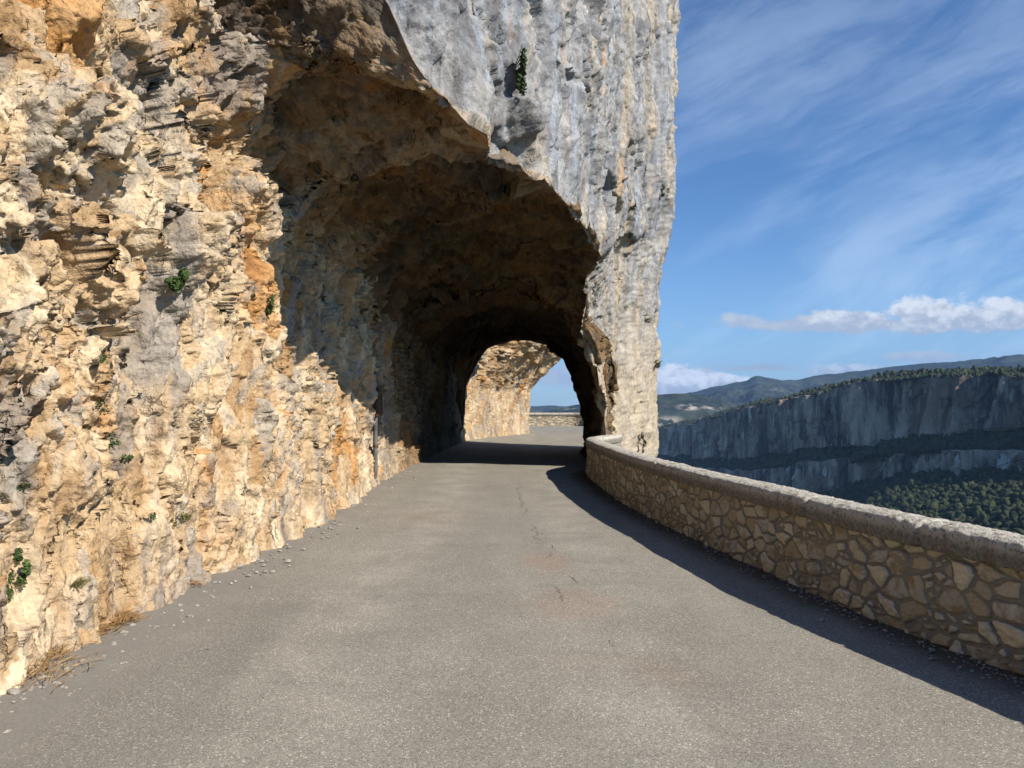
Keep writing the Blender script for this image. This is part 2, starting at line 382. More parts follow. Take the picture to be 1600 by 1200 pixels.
# ------------------------------------------------------------------ rock displacement
def rotm(ax, ay, az):
    return np.array(Matrix.Rotation(az, 3, 'Z') @ Matrix.Rotation(ay, 3, 'Y') @ Matrix.Rotation(ax, 3, 'X'), dtype=F32)
LAYERS = (   # block size, step, tilt, crack depth, weight key, lattice turn
    ((1.25, .75, 1.8), .30, .30, .05, 'A', (.18, .1, .45)),
    ((.50, .34, .74), .20, .55, .09, 'B', (-.24, .15, -.4)),
    ((.19, .13, .28), .095, .80, .055, 'C', (.25, -.3, .3)),
    ((.075, .058, .09), .042, .85, .022, 'D', (-.3, .5, .6)))
def rock_layers(p, wgt, keys):
    """facetted blocks; coarse and fine scales are run separately"""
    w = np.stack([fbm(p * F32(.9), 3, 3), fbm(p * F32(.9), 31, 3), fbm(p * F32(.9), 61, 3)], 1)
    w2 = np.stack([vnoise(p * F32(5.), 5), vnoise(p * F32(5.), 51), vnoise(p * F32(5.), 81)], 1)
    q = p + w * F32(.16) + w2 * F32(.02)
    q2 = p + w * F32(.08) + w2 * F32(.022)
    dist = np.maximum(np.hypot(p[:, 0], p[:, 1]), 3.)
    h = np.zeros(len(p), F32); tones = []
    for k, (size, amp, tilt, crack, key, turn) in enumerate(LAYERS):
        if key not in keys: continue
        width = ((.055 + .0045 * dist) if key == 'A' else (.034 + .0040 * dist) if key == 'B' else (.007 + .0032 * dist)).astype(F32)
        src = (q if k < 2 else q2) @ rotm(*turn).T
        s = np.array(size, F32)
        hid, f1, f2, dl, hid2, dl2 = vor(src / s, 100 + k * 7, .95, True)
        def facet(hs, dd):
            loc = dd * s
            return (amp * (to01(hs) - .5) + tilt * ((to01(rehash(hs, 6)) - .5) * 2 * loc[:, 1] + ((to01(rehash(hs, 7)) - .5) * 1.5 + .22) * loc[:, 2] + (to01(rehash(hs, 5)) - .5) * 2 * loc[:, 0]))
        e = (f2 - f1)
        b_ = .5 - .5 * sstep(0, 1, e / np.maximum(2 * width / s.min(), .05))
        hh = facet(hid, dl) * (1 - b_) + facet(hid2, dl2) * b_
        hh -= crack * (1 - sstep(0, np.maximum(.07, 2.2 * width / s.min()), e)) * (to01(rehash(hid ^ hid2, 3)) > .45)
        h += wgt[key] * hh
        tones.append(to01(hid))
    return h, tones
def displace(P, N, wgt, extra=None, gain=None):
    """P, N grids; blocks along N first, then splinters along the new normals"""
    sh = P.shape; p = P.reshape(-1, 3).astype(F32); n0 = N.reshape(-1, 3).astype(F32)
    g = 1. if gain is None else gain
    h, t1 = rock_layers(p, wgt, 'AB')
    h += wgt['N'] * .16 * fbm(p * F32(.45), 7, 4) + wgt['V'] * .075 * fbm(p * np.array([2.6, 2.6, .35], F32), 15, 4)
    if extra is not None: h += extra
    p1 = p + n0 * (h * g)[:, None]
    n1 = grid_normals(p1.reshape(sh).astype(float)).reshape(-1, 3).astype(F32)
    def area(Q):
        Q = Q.reshape(sh).astype(float); return np.linalg.norm(np.cross(np.gradient(Q, axis=1), np.gradient(Q, axis=0)), axis=2).ravel()
    att = np.clip(1.7 * area(p) / np.maximum(area(p1), 1e-9), .22, 1.).astype(F32)
    if (n1 * n0).sum(1).mean() < 0: n1 = -n1
    n1 = n1 + .35 * n0; n1 /= np.maximum(np.linalg.norm(n1, axis=1, keepdims=True), 1e-6)
    h2, t2 = rock_layers(p1, wgt, 'CD')
    h2 += wgt['N'] * .012 * fbm(p1 * F32(14.), 9, 3)
    return p1 + n1 * (h2 * g * att)[:, None], [t1[1], t2[0]]

def weights(p, hi, lo, m):
    return {k: (lo[k] + (hi[k] - lo[k]) * m).astype(F32) for k in hi}

# ---- plan of the inner rock line (road side of the mountain)
XL = [(-8, -3.1), (0, -2.72), (4, -2.86), (6, -2.72), (8, -2.62), (10, -2.5), (15, -2.62), (19.8, -2.48), (24, -2.25), (29.5, -1.97),
      (30.5, -1.85), (31.5, -1.55), (33.5, -.75), (35.5, .1), (37, .78), (37.6, .7), (38.4, -.3), (40, -3.0), (44, -9.)]
def build_rock_wall():
    ys = [-7.]
    while ys[-1] < 44:
        y = ys[-1]; ys.append(y + max(.0029 * max(y, 0) if y > 2.5 else .06, .0105))
    ys = np.array(ys); nr = 560
    P = np.zeros((nr, len(ys), 3))
    xl = interp(ys, XL)
    ztop = np.clip(1.6 + .58 * np.maximum(ys, 3.) + 1.4, 4.4, 14)
    tt = np.linspace(0, 1, nr)
    z = -.35 + (ztop[None, :] + .35) * tt[:, None]
    far = sstep(30.2, 33.5, ys)[None, :]
    lean = -.07 * np.clip(z - .6, 0, 20) - .10 * np.clip(z - 3.2, 0, 20) * sstep(8., 5.5, ys)[None, :]
    lean = lean * sstep(12., 8., ys)[None, :] + (-.02 * z) * (1 - sstep(12., 8., ys)[None, :])
    foot = .10 * np.exp(-np.maximum(z, 0) / .35)
    over = np.interp(z, [0, 1, 2.06, 2.74, 3.3, 3.76, 5, 7, 9], [0, .03, .15, .70, 1.25, 1.8, 2.7, 3.4, 3.8])
    P[..., 0] = xl[None, :] + lean * (1 - far) + foot + over * far
    P[..., 1] = ys[None, :]; P[..., 2] = z
    N = grid_normals(P)
    if N[nr // 2, len(ys) // 3, 0] < 0: N = -N
    p = P.reshape(-1, 3).astype(F32)
    zz = p[:, 2]
    up = sstep(1.2, 3.2, zz + .9 * fbm(p * F32(.5), 77, 3))
    tun = sstep(13, 17, p[:, 1]) * (1 - sstep(29, 30.5, p[:, 1]))
    W = weights(p, dict(A=.62, B=1.15, C=.80, D=.75, N=1., V=.6), dict(A=.38, B=.50, C=.58, D=.7, N=.6, V=2.0), up * (1 - .6 * tun))
    # broken ledges high on the near face: overhanging steps
    led = np.zeros(len(p), F32)
    for (y0, z0, ry, rz, d) in ((4.6, 3.0, .7, .45, .20), (5.3, 2.45, .5, .35, .22), (5.9, 3.9, .9, .5, .25), (6.6, 2.75, .55, .35, .26), (7.3, 4.6, .8, .45, .30),
                                (7.9, 3.5, .5, .35, .2), (5.05, 1.75, .35, .3, .12), (8.6, 5.6, .7, .4, .28)):
        a = (p[:, 1] - y0) / ry + .35 * vnoise(p * F32(2.5), 91); c = (zz - z0) / rz + .35 * vnoise(p * F32(2.5), 92)
        led += d * sstep(1.1, .92, np.maximum(np.abs(a), np.abs(c))) * (.55 + .45 * np.clip(c, -1, 1))
    led += -.36 * np.exp(-((p[:, 1] - 7.6) / .6) ** 2 - ((zz - 3.72) / .5) ** 2) + .22 * np.exp(-((p[:, 1] - 8.45) / .5) ** 2 - ((zz - 4.5) / .4) ** 2)
    led += .30 * np.exp(-((p[:, 1] - 7.9) / .8) ** 2 - ((zz - 5.1) / .8) ** 2)
    gain = (.5 + .5 * sstep(-.1, .8, zz)) * (1 - .45 * sstep(29.5, 31, p[:, 1]))
    crumb = sstep(-.25, .45, fbm(p * F32(.75), 431, 3)).astype(F32)
    W['C'] = W['C'] * (.50 + .65 * crumb); W['D'] = W['D'] * (.65 + .5 * crumb)
    P2, tones = displace(P, N, W, led, gain.astype(F32))
    inner_shade = (sstep(14.5, 19, p[:, 1]) * (1 - sstep(28.5, 30.2, p[:, 1])) * .75).astype(F32)  # wall inside the tunnel painted darker, as if in shade
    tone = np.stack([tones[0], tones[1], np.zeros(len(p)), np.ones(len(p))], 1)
    fl = np.stack([inner_shade] * 3 + [np.ones(len(p))], 1)
    o = np_obj('rock_face', P2, grid_faces(nr, len(ys), True), M_ROCK, True, {'tone': tone, 'inner_shade': fl})
    tag(o, 'sunlit ochre limestone rock face cut along the left road edge', 'rock face', kind='structure')
    return P2

# keys: Y, lip x, lip z, plan x of the outer face
LK = np.array([
    (4.9, -3.6, 11.5, -3.6), (5.3, -1.6, 9.6, -1.6), (5.8, -.7, 8.3, -.7), (6.2, -.6, 7.4, -.6), (6.6, -.68, 7.0, -.68), (7.0, -.95, 6.25, -.95), (7.3, -1.25, 5.5, -1.25), (7.4, -.97, 4.88, -.97), (7.5, -.68, 4.5, -.68),
    (7.9, -.30, 4.42, -.30), (8.9, -.23, 4.36, -.23), (9.2, .02, 4.36, .02), (9.74, .40, 4.42, .40), (11.2, .86, 4.38, .86), (12.7, 1.27, 4.38, 1.27), (14.9, 1.74, 4.36, 1.74),
    (15.5, 1.66, 4.33, 1.76), (16.0, 1.56, 4.2, 1.72), (16.5, 1.62, 3.6, 1.70), (16.9, 1.58, 3.05, 1.70), (17.2, 1.86, 2.67, 1.88), (17.5, 2.0, 1.86, 2.03),
    (18.0, 2.2, .87, 2.25), (18.35, 2.24, -.5, 2.5), (18.7, 2.25, -1.2, 2.75), (20, 2.25, -1.2, 3.55), (22, 2.25, -1.2, 4.12), (24, 2.25, -1.2, 4.33), (25., 2.32, -1.2, 4.1),
    (25.3, 2.34, .4, 3.9), (25.6, 2.3, 2.2, 3.5), (26, 1.95, 3.1, 2.9), (26.5, 1.3, 3.5, 2.0), (27.5, 0., 3.78, .4), (28.5, -1.19, 3.5, -.8), (29., -1.7, 2.2, -1.4), (29.5, -1.94, .0, -1.75), (29.8, -2.4, -.4, -2.3)])
def build_overhang():
    K = LK
    seg = np.sqrt(np.diff(K[:, 0]) ** 2 + np.maximum(np.abs(np.diff(K[:, 1])), np.abs(np.diff(K[:, 3]))) ** 2 + .25 * np.diff(K[:, 2]) ** 2)
    dens = seg / (.0032 * .5 * (K[1:, 0] + K[:-1, 0]))
    dens[(K[1:, 0] > 14.9) & (K[1:, 0] < 19)] *= 1.7; dens[(K[1:, 0] > 19)] *= .45; dens[(K[1:, 0] > 25)] *= .6
    cols = np.concatenate([np.linspace(i, i + 1, max(2, int(d)), endpoint=False) for i, d in enumerate(dens)] + [[len(K) - 1]])
    g = lambda c: np.interp(cols, np.arange(len(K)), K[:, c])
    Y, LX, LZ, PX = g(0), g(1), g(2), g(3); nc = len(cols)
    # soften the plan a little
    ker = np.hanning(9); ker /= ker.sum()
    sm = lambda a: np.convolve(np.pad(a, 4, mode='edge'), ker, 'valid')
    LX, LZ, PX = sm(LX), sm(LZ), sm(PX)
    ni, no = 300, 520
    P = np.zeros((ni + no, nc, 3)); zone = np.zeros((ni + no, nc))
    xl = interp(Y, XL)
    zc = interp(Y, [(4.9, 11.), (5.3, 9.6), (5.8, 8.3), (6.2, 7.3), (6.6, 6.95), (7.0, 6.35), (7.4, 5.9), (8., 5.5), (8.5, 5.25), (9.2, 4.95), (10.5, 4.75), (13, 4.6), (16, 4.45), (18, 4.3), (24, 4.1), (29, 3.95)])
    xr = interp(Y, [(5, 1.0), (7, 1.0), (9, 1.7), (13, 2.1), (16, 2.2), (25, 2.35), (30, 2.4)])
    th = np.linspace(0, math.pi, 400)
    for j in range(nc):
        a0 = xl[j] - .55 - 1.6 * float(sstep(9.5, 7.6, Y[j])); xm = .5 * (a0 + xr[j]); hw = .5 * (xr[j] - a0)
        ax = xm - hw * np.sign(np.cos(th)) * np.abs(np.cos(th)) ** .85
        az = -1.2 + (zc[j] + 1.2) * np.sin(th) ** .38
        k = int(np.argmin((ax - LX[j]) ** 2 + (az - LZ[j]) ** 2)); k = max(k, 3)
        # evenly resample the arch up to k
        s = np.r_[0, np.cumsum(np.hypot(np.diff(ax[:k + 1]), np.diff(az[:k + 1])))]
        f = np.linspace(0, 1, ni) ; ss = f * s[-1]
        x = np.interp(ss, s, ax[:k + 1]); z = np.interp(ss, s, az[:k + 1])
        wgt = sstep(.35, 1., f)
        P[:ni, j, 0] = x + wgt * (LX[j] - x[-1]); P[:ni, j, 2] = z + wgt * (LZ[j] - z[-1])
    P[:ni, :, 1] = Y[None, :]
    ztop = 1.6 + .60 * Y + 3.2
    bot = LZ.copy(); t_out = sstep(18.2, 18.9, Y) * (1 - sstep(24.9, 25.25, Y)); bot = bot * (1 - t_out) - 14 * t_out
    q = np.linspace(0, 1, no + 1)[1:]
    qq = np.clip((q - .07) / .93, 0, 1)[:, None]
    zr = np.where(q[:, None] < .07, -14 + 13 * q[:, None] / .07, -1. + (ztop[None, :] + 1.) * qq * (.8 + .2 * qq))
    z = np.maximum(zr, bot[None, :])          # level rows; those under the lip collapse onto it
    kfirst = (zr <= bot[None, :]).sum(0)
    ybl = sstep(14.5, 19, Y)[None, :] * (1 - .5 * sstep(24.5, 26.5, Y))[None, :]
    PU = np.interp(Y, [14.9, 16, 17, 18, 19, 20], [0, .22, .42, .22, .02, 0]); PU[Y < 14.9] = 0
    face = PX[None, :] + PU[None, :] * sstep(3.2, 4.8, z) + .60 * sstep(3.2, 8.5, z) * ybl + .03 * np.maximum(z - 4.4, 0) * (1 - ybl)
    face = face - .18 * ybl * (1 - sstep(-.12, .12, z - (4.45 + (Y[None, :] - 15.2) * .33))) * sstep(15.2, 16, Y)[None, :] * (1 - sstep(18.3, 19.2, Y))[None, :]
    face = face + ybl * .25 * sstep(1.5, -6, z)
    bl = sstep(0, .5, z - bot[None, :])
    P[ni:, :, 0] = LX[None, :] * (1 - bl) * (1 - t_out) + face * (bl + (1 - bl) * t_out)
    P[ni:, :, 1] = Y[None, :]; P[ni:, :, 2] = z
    # distance to lip for the zone colour
    lipd = np.linalg.norm(P - np.stack([LX, Y, LZ], 1)[None], axis=2)
    zone[:ni] = np.clip(.5 - lipd[:ni] / .5, 0, .5); zone[ni:] = np.clip(.5 + lipd[ni:] / .35, .5, 1)
    zone[ni:, :] = np.where(t_out[None, :] > .5, 1, zone[ni:, :])
    N = grid_normals(P)
    if N[ni // 2, nc // 4, 2] > 0: N = -N
    for j in range(nc):
        k = min(kfirst[j] + 1, no - 1)
        nl = N[ni + k, j] + N[ni - 2, j]; nl /= max(np.linalg.norm(nl), 1e-6)
        N[ni - 1:ni + kfirst[j], j] = nl
    p = P.reshape(-1, 3).astype(F32); zo = zone.reshape(-1).astype(F32)
    m = sstep(.45, .7, zo)
    inner = dict(A=1.1, B=.85, C=.50, D=.6, N=.6, V=0.)
    outer = dict(A=.62, B=.30, C=.28, D=.40, N=.5, V=.65)
    W = weights(p, outer, inner, m)
    Yv, Zv = p[:, 1], p[:, 2]
    def blk(y0, z0, ry, rz, rot, depth):
        dy, dz = (Yv - y0), (Zv - z0); c, s_ = math.cos(rot), math.sin(rot)
        a = (dy * c + dz * s_) / ry + .22 * vnoise(p * F32(3.), 93); b_ = (-dy * s_ + dz * c) / rz + .22 * vnoise(p * F32(3.), 94)
        return depth * sstep(1.12, .88, np.maximum(np.maximum(np.abs(a), np.abs(b_)), .75 * (np.abs(a) + np.abs(b_))))
    cut = (blk(14.75, 5.9, .75, .30, -.12, -.42) + blk(16.35, 5.7, .75, .42, -.1, -.45) + blk(16.4, 4.95, .5, .12, .35, -.3)
           + blk(17.6, 5.1, .4, .14, .5, -.3) + blk(17.9, 2.75, .55, .14, -.5, -.22)
           + blk(9.6, 6.6, .25, .6, .6, -.28) + blk(10.6, 6.15, .3, .28, .4, -.3) + blk(8.4, 5.3, .3, .18, -.4, .12) + blk(9.1, 4.9, .35, .22, .6, .16)
           + blk(8.0, 6.3, .2, .7, .15, .13) + blk(20.5, 6.3, .5, .7, 0, -.15) + blk(12.2, 8.2, .5, .9, .3, -.2))
    fr_ = np.where(zo < .5, .30 + .70 * sstep(8.2, 11., Yv), 1.).astype(F32); W['A'] = W['A'] * fr_; W['B'] = W['B'] * (.4 + .6 * fr_)
    gain = .40 + .60 * sstep(0., .55, lipd.reshape(-1))
    P2, tones = displace(P, N, W, cut * m, gain.astype(F32))
    inner_shade = ((1 - sstep(.47, .53, zo)) * sstep(-1.3, .6, p[:, 2] - 3.0 + .25 * (p[:, 1] - 16)) * (.92)).astype(F32)  # painted shade and brown on the underside, ending at the lip
    inner_shade = np.maximum(inner_shade, (1 - sstep(.47, .53, zo)) * sstep(15.5, 19, p[:, 1]) * .9)
    tone = np.stack([tones[0], tones[1], zo, np.ones(len(p))], 1)
    fl = np.stack([inner_shade] * 3 + [np.ones(len(p))], 1)
    o = np_obj('overhanging_cliff', P2, grid_faces(ni + no, nc, False), M_ROCK, True, {'tone': tone, 'inner_shade': fl})
    tag(o, 'grey streaked limestone cliff hanging over the road and pierced by the tunnel', 'cliff', kind='structure')
    return P2

# ------------------------------------------------------------------ parapets
WALL1 = [(5.9, -5.), (4.3, 0.), (3.45, 2.9), (2.98, 4.48), (2.75, 5.35), (2.58, 6.1), (2.32, 7.7), (2.08, 9.14), (1.85, 10.97), (1.73, 12.5), (1.66, 14.), (1.61, 15.4), (1.62, 16.3), (1.72, 17.0), (1.98, 17.6), (2.28, 18.3), (2.5, 19.2)]
WALL2 = [(3.9, 26.0), (4.7, 31.), (5.5, 38.), (5.7, 43.), (5.2, 46.6), (4.2, 47.8), (2.5, 48.1), (-1., 48.3), (-6., 48.2), (-12., 46.5)]
JOINTS_Y = [3.2, 4.4, 5.2, 6.5, 8.3, 10.2, 12.4, 14.6, 16.4]
def parapet(name, path, label, step, hgt, joint_pts=None, rows=110):
    root = tag(bpy.data.objects.new(name, None), label, 'parapet wall'); link(root)
    s, pts = smooth_path(path)
    # adaptive stations
    st = [0.]
    while st[-1] < s[-1]:
        i = min(np.searchsorted(s, st[-1]), len(s) - 1); d = max(np.hypot(*pts[i]), 2.5)
        st.append(st[-1] + max(step * d, .008))
    st = np.array(st); st[-1] = s[-1]
    X = np.interp(st, s, pts[:, 0]); Y = np.interp(st, s, pts[:, 1])
    tx, ty = np.gradient(X, st), np.gradient(Y, st); l = np.hypot(tx, ty); tx /= l; ty /= l
    nx, ny = -ty, tx           # towards the road (left of travel)
    root.location = (float(X[len(X) // 2]), float(Y[len(Y) // 2]), 0)
    off = np.array(root.location)
    n = len(st)
    # --- rubble body, road side
    zb = np.linspace(-.06, hgt - .18, rows)
    S, Z = np.meshgrid(st, zb)
    c = np.stack([S.ravel(), Z.ravel() * 1.25, np.zeros(S.size)], 1).astype(F32)
    wv = np.stack([fbm(c * F32(3.), 41, 3), fbm(c * F32(3.), 43, 3), np.zeros(S.size)], 1).astype(F32)
    # irregular stones: coarse cells, some of them split into smaller ones
    cc = (c + wv * F32(.035)) / np.array([.19, .16, 1.], F32); cc[:, 2] = .5
    def vor2(q, seed):
        i = np.floor(q[:, :2]).astype(np.int32); N_ = len(q)
        f1 = np.full(N_, 9, F32); hid = np.zeros(N_, np.uint32); cen = np.zeros((N_, 2), F32); cand = []
        for dx in (-1, 0, 1):
            for dy in (-1, 0, 1):
                h = hash_u(i[:, 0] + dx, i[:, 1] + dy, np.zeros(N_, np.int32), seed)
                px = i[:, 0] + dx + .5 + (to01(h) - .5) * .95; py = i[:, 1] + dy + .5 + (to01(rehash(h, 1)) - .5) * .95
                d = np.hypot(q[:, 0] - px, q[:, 1] - py); mm = d < f1
                f1 = np.where(mm, d, f1); hid = np.where(mm, h, hid); cen[mm, 0] = px[mm]; cen[mm, 1] = py[mm]; cand.append((px, py))
        edge = np.full(N_, 9, F32)
        for px, py in cand:
            ex, ey = px - cen[:, 0], py - cen[:, 1]; L_ = np.hypot(ex, ey)
            d = ((.5 * (px + cen[:, 0]) - q[:, 0]) * ex + (.5 * (py + cen[:, 1]) - q[:, 1]) * ey) / np.maximum(L_, 1e-6)
            edge = np.where(L_ > 1e-4, np.minimum(edge, d), edge)
        return hid, edge, q[:, :2] - cen
    h1, e1, d1 = vor2(cc, 201)
    h2, e2, d2 = vor2(cc * F32(1.9) + F32(7.3), 207)
    split = to01(rehash(h1, 9)) < .18
    edge = np.where(split, np.minimum(e1, e2 / 1.9), e1) * .17
    hid = np.where(split, h2 ^ h1, h1); dd = np.where(split[:, None], d2 / 1.9, d1) * .17
    r1, r2 = to01(rehash(hid, 2)), to01(rehash(hid, 3))
    gap = .006 + .009 * to01(rehash(hid, 4)) + .006 * fbm(c * F32(9.), 47, 2)
    stone = sstep(0., .012, edge - gap)
    hgtm = stone * (.013 + .020 * r1 + dd[:, 0] * (r2 - .5) * .32 + dd[:, 1] * (r1 - .4) * .32) + .006 * fbm(c * F32(22.), 49, 3) * stone + .004 * fbm(c * F32(40.), 50, 2)
    hgtm = np.minimum(hgtm, .075)
    D = hgtm.reshape(S.shape)
    V = np.zeros(S.shape + (3,))
    batter = .05 * (1 - Z / hgt)
    V[..., 0] = X + nx * (D + batter - .03); V[..., 1] = Y + ny * (D + batter - .03); V[..., 2] = Z
    attr = np.stack([r1, 1 - stone, r2, np.ones(S.size)], 1)
    front = V.reshape(-1, 3) - off
    np_obj('stonework', front, grid_faces(rows, n, True), M_STONE, True, {'stone': attr}, root)
    # --- valley side of the body
    zb2 = np.linspace(-1.2, hgt - .18, 12); B = np.zeros((12, n, 3))
    B[..., 0] = X - nx * .25; B[..., 1] = Y - ny * .25; B[..., 2] = zb2[:, None]
    at2 = np.stack([np.full(12 * n, .4), np.ones(12 * n), np.full(12 * n, .3), np.ones(12 * n)], 1)
    np_obj('valley_side', B.reshape(-1, 3) - off, grid_faces(12, n), M_STONE, True, {'stone': at2}, root)
    # --- coping: rounded rough concrete cap
    prof = np.array([(-.22, hgt - .182), (.035, hgt - .182), (.045, hgt - .172), (.05, hgt - .12), (.048, hgt - .05), (.032, hgt - .022), (-.01, hgt - .006), (-.08, hgt),
                     (-.18, hgt - .004), (-.25, hgt - .02), (-.28, hgt - .06), (-.285, hgt - .182), (-.22, hgt - .186)])
    ps = np.r_[0, np.cumsum(np.hypot(*np.diff(prof, axis=0).T))]
    m = 96; us = np.linspace(0, ps[-1], m)
    po, pz = np.interp(us, ps, prof[:, 0]), np.interp(us, ps, prof[:, 1])
    C = np.zeros((m, n, 3))
    C[..., 0] = X + nx * po[:, None]; C[..., 1] = Y + ny * po[:, None]; C[..., 2] = pz[:, None]
    Nn = grid_normals(C); mid = C.mean(0)
    if (Nn[m // 2] * np.array([0, 0, 1])).sum(-1).mean() < 0: Nn = -Nn
    cp = C.reshape(-1, 3).astype(F32)
    topw = sstep(hgt - .09, hgt - .03, cp[:, 2])
    hid, f1, f2, dl = vor(cp / F32(.035), 301)
    h = .005 * fbm(cp * F32(3.), 61, 3) + .0035 * fbm(cp * F32(30.), 63, 3) + topw * (.006 * (to01(hid) - .5) + .005 * fbm(cp * F32(16.), 65, 3))
    sj = []
    if joint_pts:
        for jy in joint_pts: sj.append(np.interp(jy, Y, st))
    else: sj = np.arange(1., st[-1], 1.7)
    sg = np.tile(st, m)
    wob = .02 * fbm(cp * F32(6.), 71, 2)
    for q in sj: h -= .028 * np.exp(-((sg - q + wob) / .018) ** 2)
    P2 = cp + Nn.reshape(-1, 3) * h[:, None]
    np_obj('coping', P2 - off, grid_faces(m, n, True), M_COP, True, None, root)
    return st, X, Y, nx, ny

# ------------------------------------------------------------------ build the near world
ROCKV = build_rock_wall()
CLIFFV = build_overhang()
st1, WX, WY, WNX, WNY = parapet('stone_parapet', WALL1, 'long curved rubble stone parapet with rounded concrete coping on the right road edge', .0021, .785, JOINTS_Y)
parapet('stone_parapet', WALL2, 'distant stone parapet seen through the tunnel at the bend', .0022, .80, None, 50)

def build_road():
    ys = np.concatenate([np.arange(-8, 2, .25), np.arange(2, 30, .1), np.arange(30, 49.05, .25)])
    s2, p2 = smooth_path(WALL2)
    order = np.argsort(WY); right = np.interp(ys, WY[order], WX[order]) + .15
    right = np.where(ys > 17.6, np.interp(ys, [17.6, 18.2, 25.5, 26, 31, 38, 43, 46.6, 47.8, 48.1, 49.1], [2.5, 2.9, 3.2, 4.0, 4.85, 5.65, 5.85, 5.4, 4.4, 3.0, 2.0]), right)
    left = np.where(ys > 36, -13., -5.)
    nt_ = 90; t = np.linspace(0, 1, nt_)
    P = np.zeros((len(ys), nt_, 3))
    P[..., 0] = left[:, None] + (right - left)[:, None] * t[None, :]; P[..., 1] = ys[:, None]
    x, y = P[..., 0], P[..., 1]
    q = np.stack([x.ravel(), y.ravel(), 0 * x.ravel()], 1).astype(F32)
    z = .012 * fbm(q * F32(.5), 401, 3) + .003 * fbm(q * F32(3.), 403, 2)
    z = z.reshape(x.shape) + .05 * sstep(-2.2, -2.9, x)        # dusty lip against the rock
    z = np.where(y > 47.2, z - .03, z)
    P[..., 2] = z
    edge = np.clip((right - .15)[:, None] - x, 0, 3); edge = np.where((y > 17.8), 3., edge)
    at_ = np.stack([edge.ravel()] * 3 + [np.ones(x.size)], 1)
    o = np_obj('road', P.reshape(-1, 3), grid_faces(len(ys), nt_), M_ROAD, True, {'edge': at_})
    tag(o, 'pale worn single lane asphalt road running into the tunnel', 'road', kind='structure')
build_road()

# ------------------------------------------------------------------ picking points on the rock
ALLV = np.vstack([ROCKV, CLIFFV]); _pu = U0 + FPX * ALLV[:, 0] / np.maximum(ALLV[:, 1], .5); _pv = V0 - FPX * (ALLV[:, 2] - EYE) / np.maximum(ALLV[:, 1], .5)
def pick(u, v, r=4):
    m = (np.abs(_pu - u) < r) & (np.abs(_pv - v) < r) & (ALLV[:, 1] > 2.5)
    idx = np.nonzero(m)[0]
    if len(idx) == 0: return pick(u, v, r * 2)
    return ALLV[idx[np.argmin(ALLV[idx, 1])]].astype(float)

# ------------------------------------------------------------------ plants
def leaf_cloud(n, r, size, squash=(1, 1, 1), clumps=5):
    cs = [np.array([random.gauss(0, .45), random.gauss(0, .45), random.gauss(0, .5)]) * np.array(squash) * r for _ in range(clumps)]
    V, Fs = [], []
    for i in range(n):
        c = random.choice(cs); d = np.array([random.gauss(0, 1) for _ in range(3)]); d /= np.linalg.norm(d)
        p = c + d * r * .42 * random.random() ** .4 * np.array(squash)
        a = np.array([random.gauss(0, 1) for _ in range(3)]) + d * .6 + np.array([.5, -.5, .4]); a /= np.linalg.norm(a)
        t = np.cross(a, [random.gauss(0, 1), random.gauss(0, 1), random.gauss(0, 1)]); t /= np.linalg.norm(t); bb = np.cross(a, t)
        L = size * random.uniform(.6, 1.3)
        k = len(V)
        V += [p - t * L, p - bb * L * .55 + a * L * .12, p + t * L, p + bb * L * .55 + a * L * .12]
        Fs.append((k, k + 1, k + 2, k + 3))
    return np.array(V), np.array(Fs)
def tube(pts, rad, sides=5):
    V, Fs = [], []
    for i, (p, r_) in enumerate(zip(pts, rad)):
        p = np.array(p, float); t = np.array(pts[min(i + 1, len(pts) - 1)], float) - np.array(pts[max(i - 1, 0)], float)
        t /= max(np.linalg.norm(t), 1e-9); a = np.cross(t, [.3, .5, .8]); a /= np.linalg.norm(a); b_ = np.cross(t, a)
        for k in range(sides):
            th = 2 * math.pi * k / sides; V.append(p + r_ * (a * math.cos(th) + b_ * math.sin(th)))
        if i:
            for k in range(sides):
                q = (i - 1) * sides; Fs.append((q + k, q + (k + 1) % sides, q + sides + (k + 1) % sides, q + sides + k))
    return np.array(V), np.array(Fs)
def join(parts):
    V, Fs, o = [], [], 0
    for v, f in parts: V.append(v); Fs.append(f + o); o += len(v)
    return np.vstack(V), np.vstack(Fs)
def shrub(u, v, px, label, n=160, mat=None, squash=(1, 1, 1), group=None, push=.4):
    p = pick(u, v); d = p[1]; r = px / FPX * d * .5
    root = tag(bpy.data.objects.new('rock_plant', None), label, 'plant', group); root.location = p; link(root)
    c = np.array([r * push, -r * push * .6, 0.])
    V, Fs = leaf_cloud(n, r, max(r * .17, .0016 * d), squash)
    np_obj('foliage', V + c, Fs, mat or M_LEAF, False, None, root)
    tb = []
    for _ in range(5):
        e = c + np.array([random.gauss(0, .3), random.gauss(0, .3), random.gauss(0, .5)]) * r * np.array(squash)
        tb.append(tube([(-.03, 0, -.3 * r), e * .5 + np.array([0, 0, -.1 * r]), e], [r * .035, r * .025, r * .012]))
    V, Fs = join(tb); np_obj('stem', V, Fs, M_STEM, True, None, root)
GP = 'plants rooted in the rock'
shrub(271, 446, 46, 'largest bright green leafy plant in the sunlit rock crack', 420, None, (.8, .8, 1.1), GP)
shrub(418, 478, 30, 'small green plant on rock at the sharp shadow edge', 160, None, (.6, .6, 1.2), GP)
shrub(164, 566, 20, 'small green sprig above the grey streak on the rock face', 90, None, (.8, .8, 1), GP)
shrub(162, 640, 24, 'dull green sprig beside the grey streak, middle of the column of sprigs', 90, M_DARKLEAF, (.6, .6, 1), GP)
shrub(170, 680, 30, 'green tuft at the lower end of the grey streak', 130, None, (.7, .7, 1), GP)
shrub(196, 716, 26, 'green tuft just below the grey streak, lowest of its column', 120, None, (.9, .9, .8), GP)
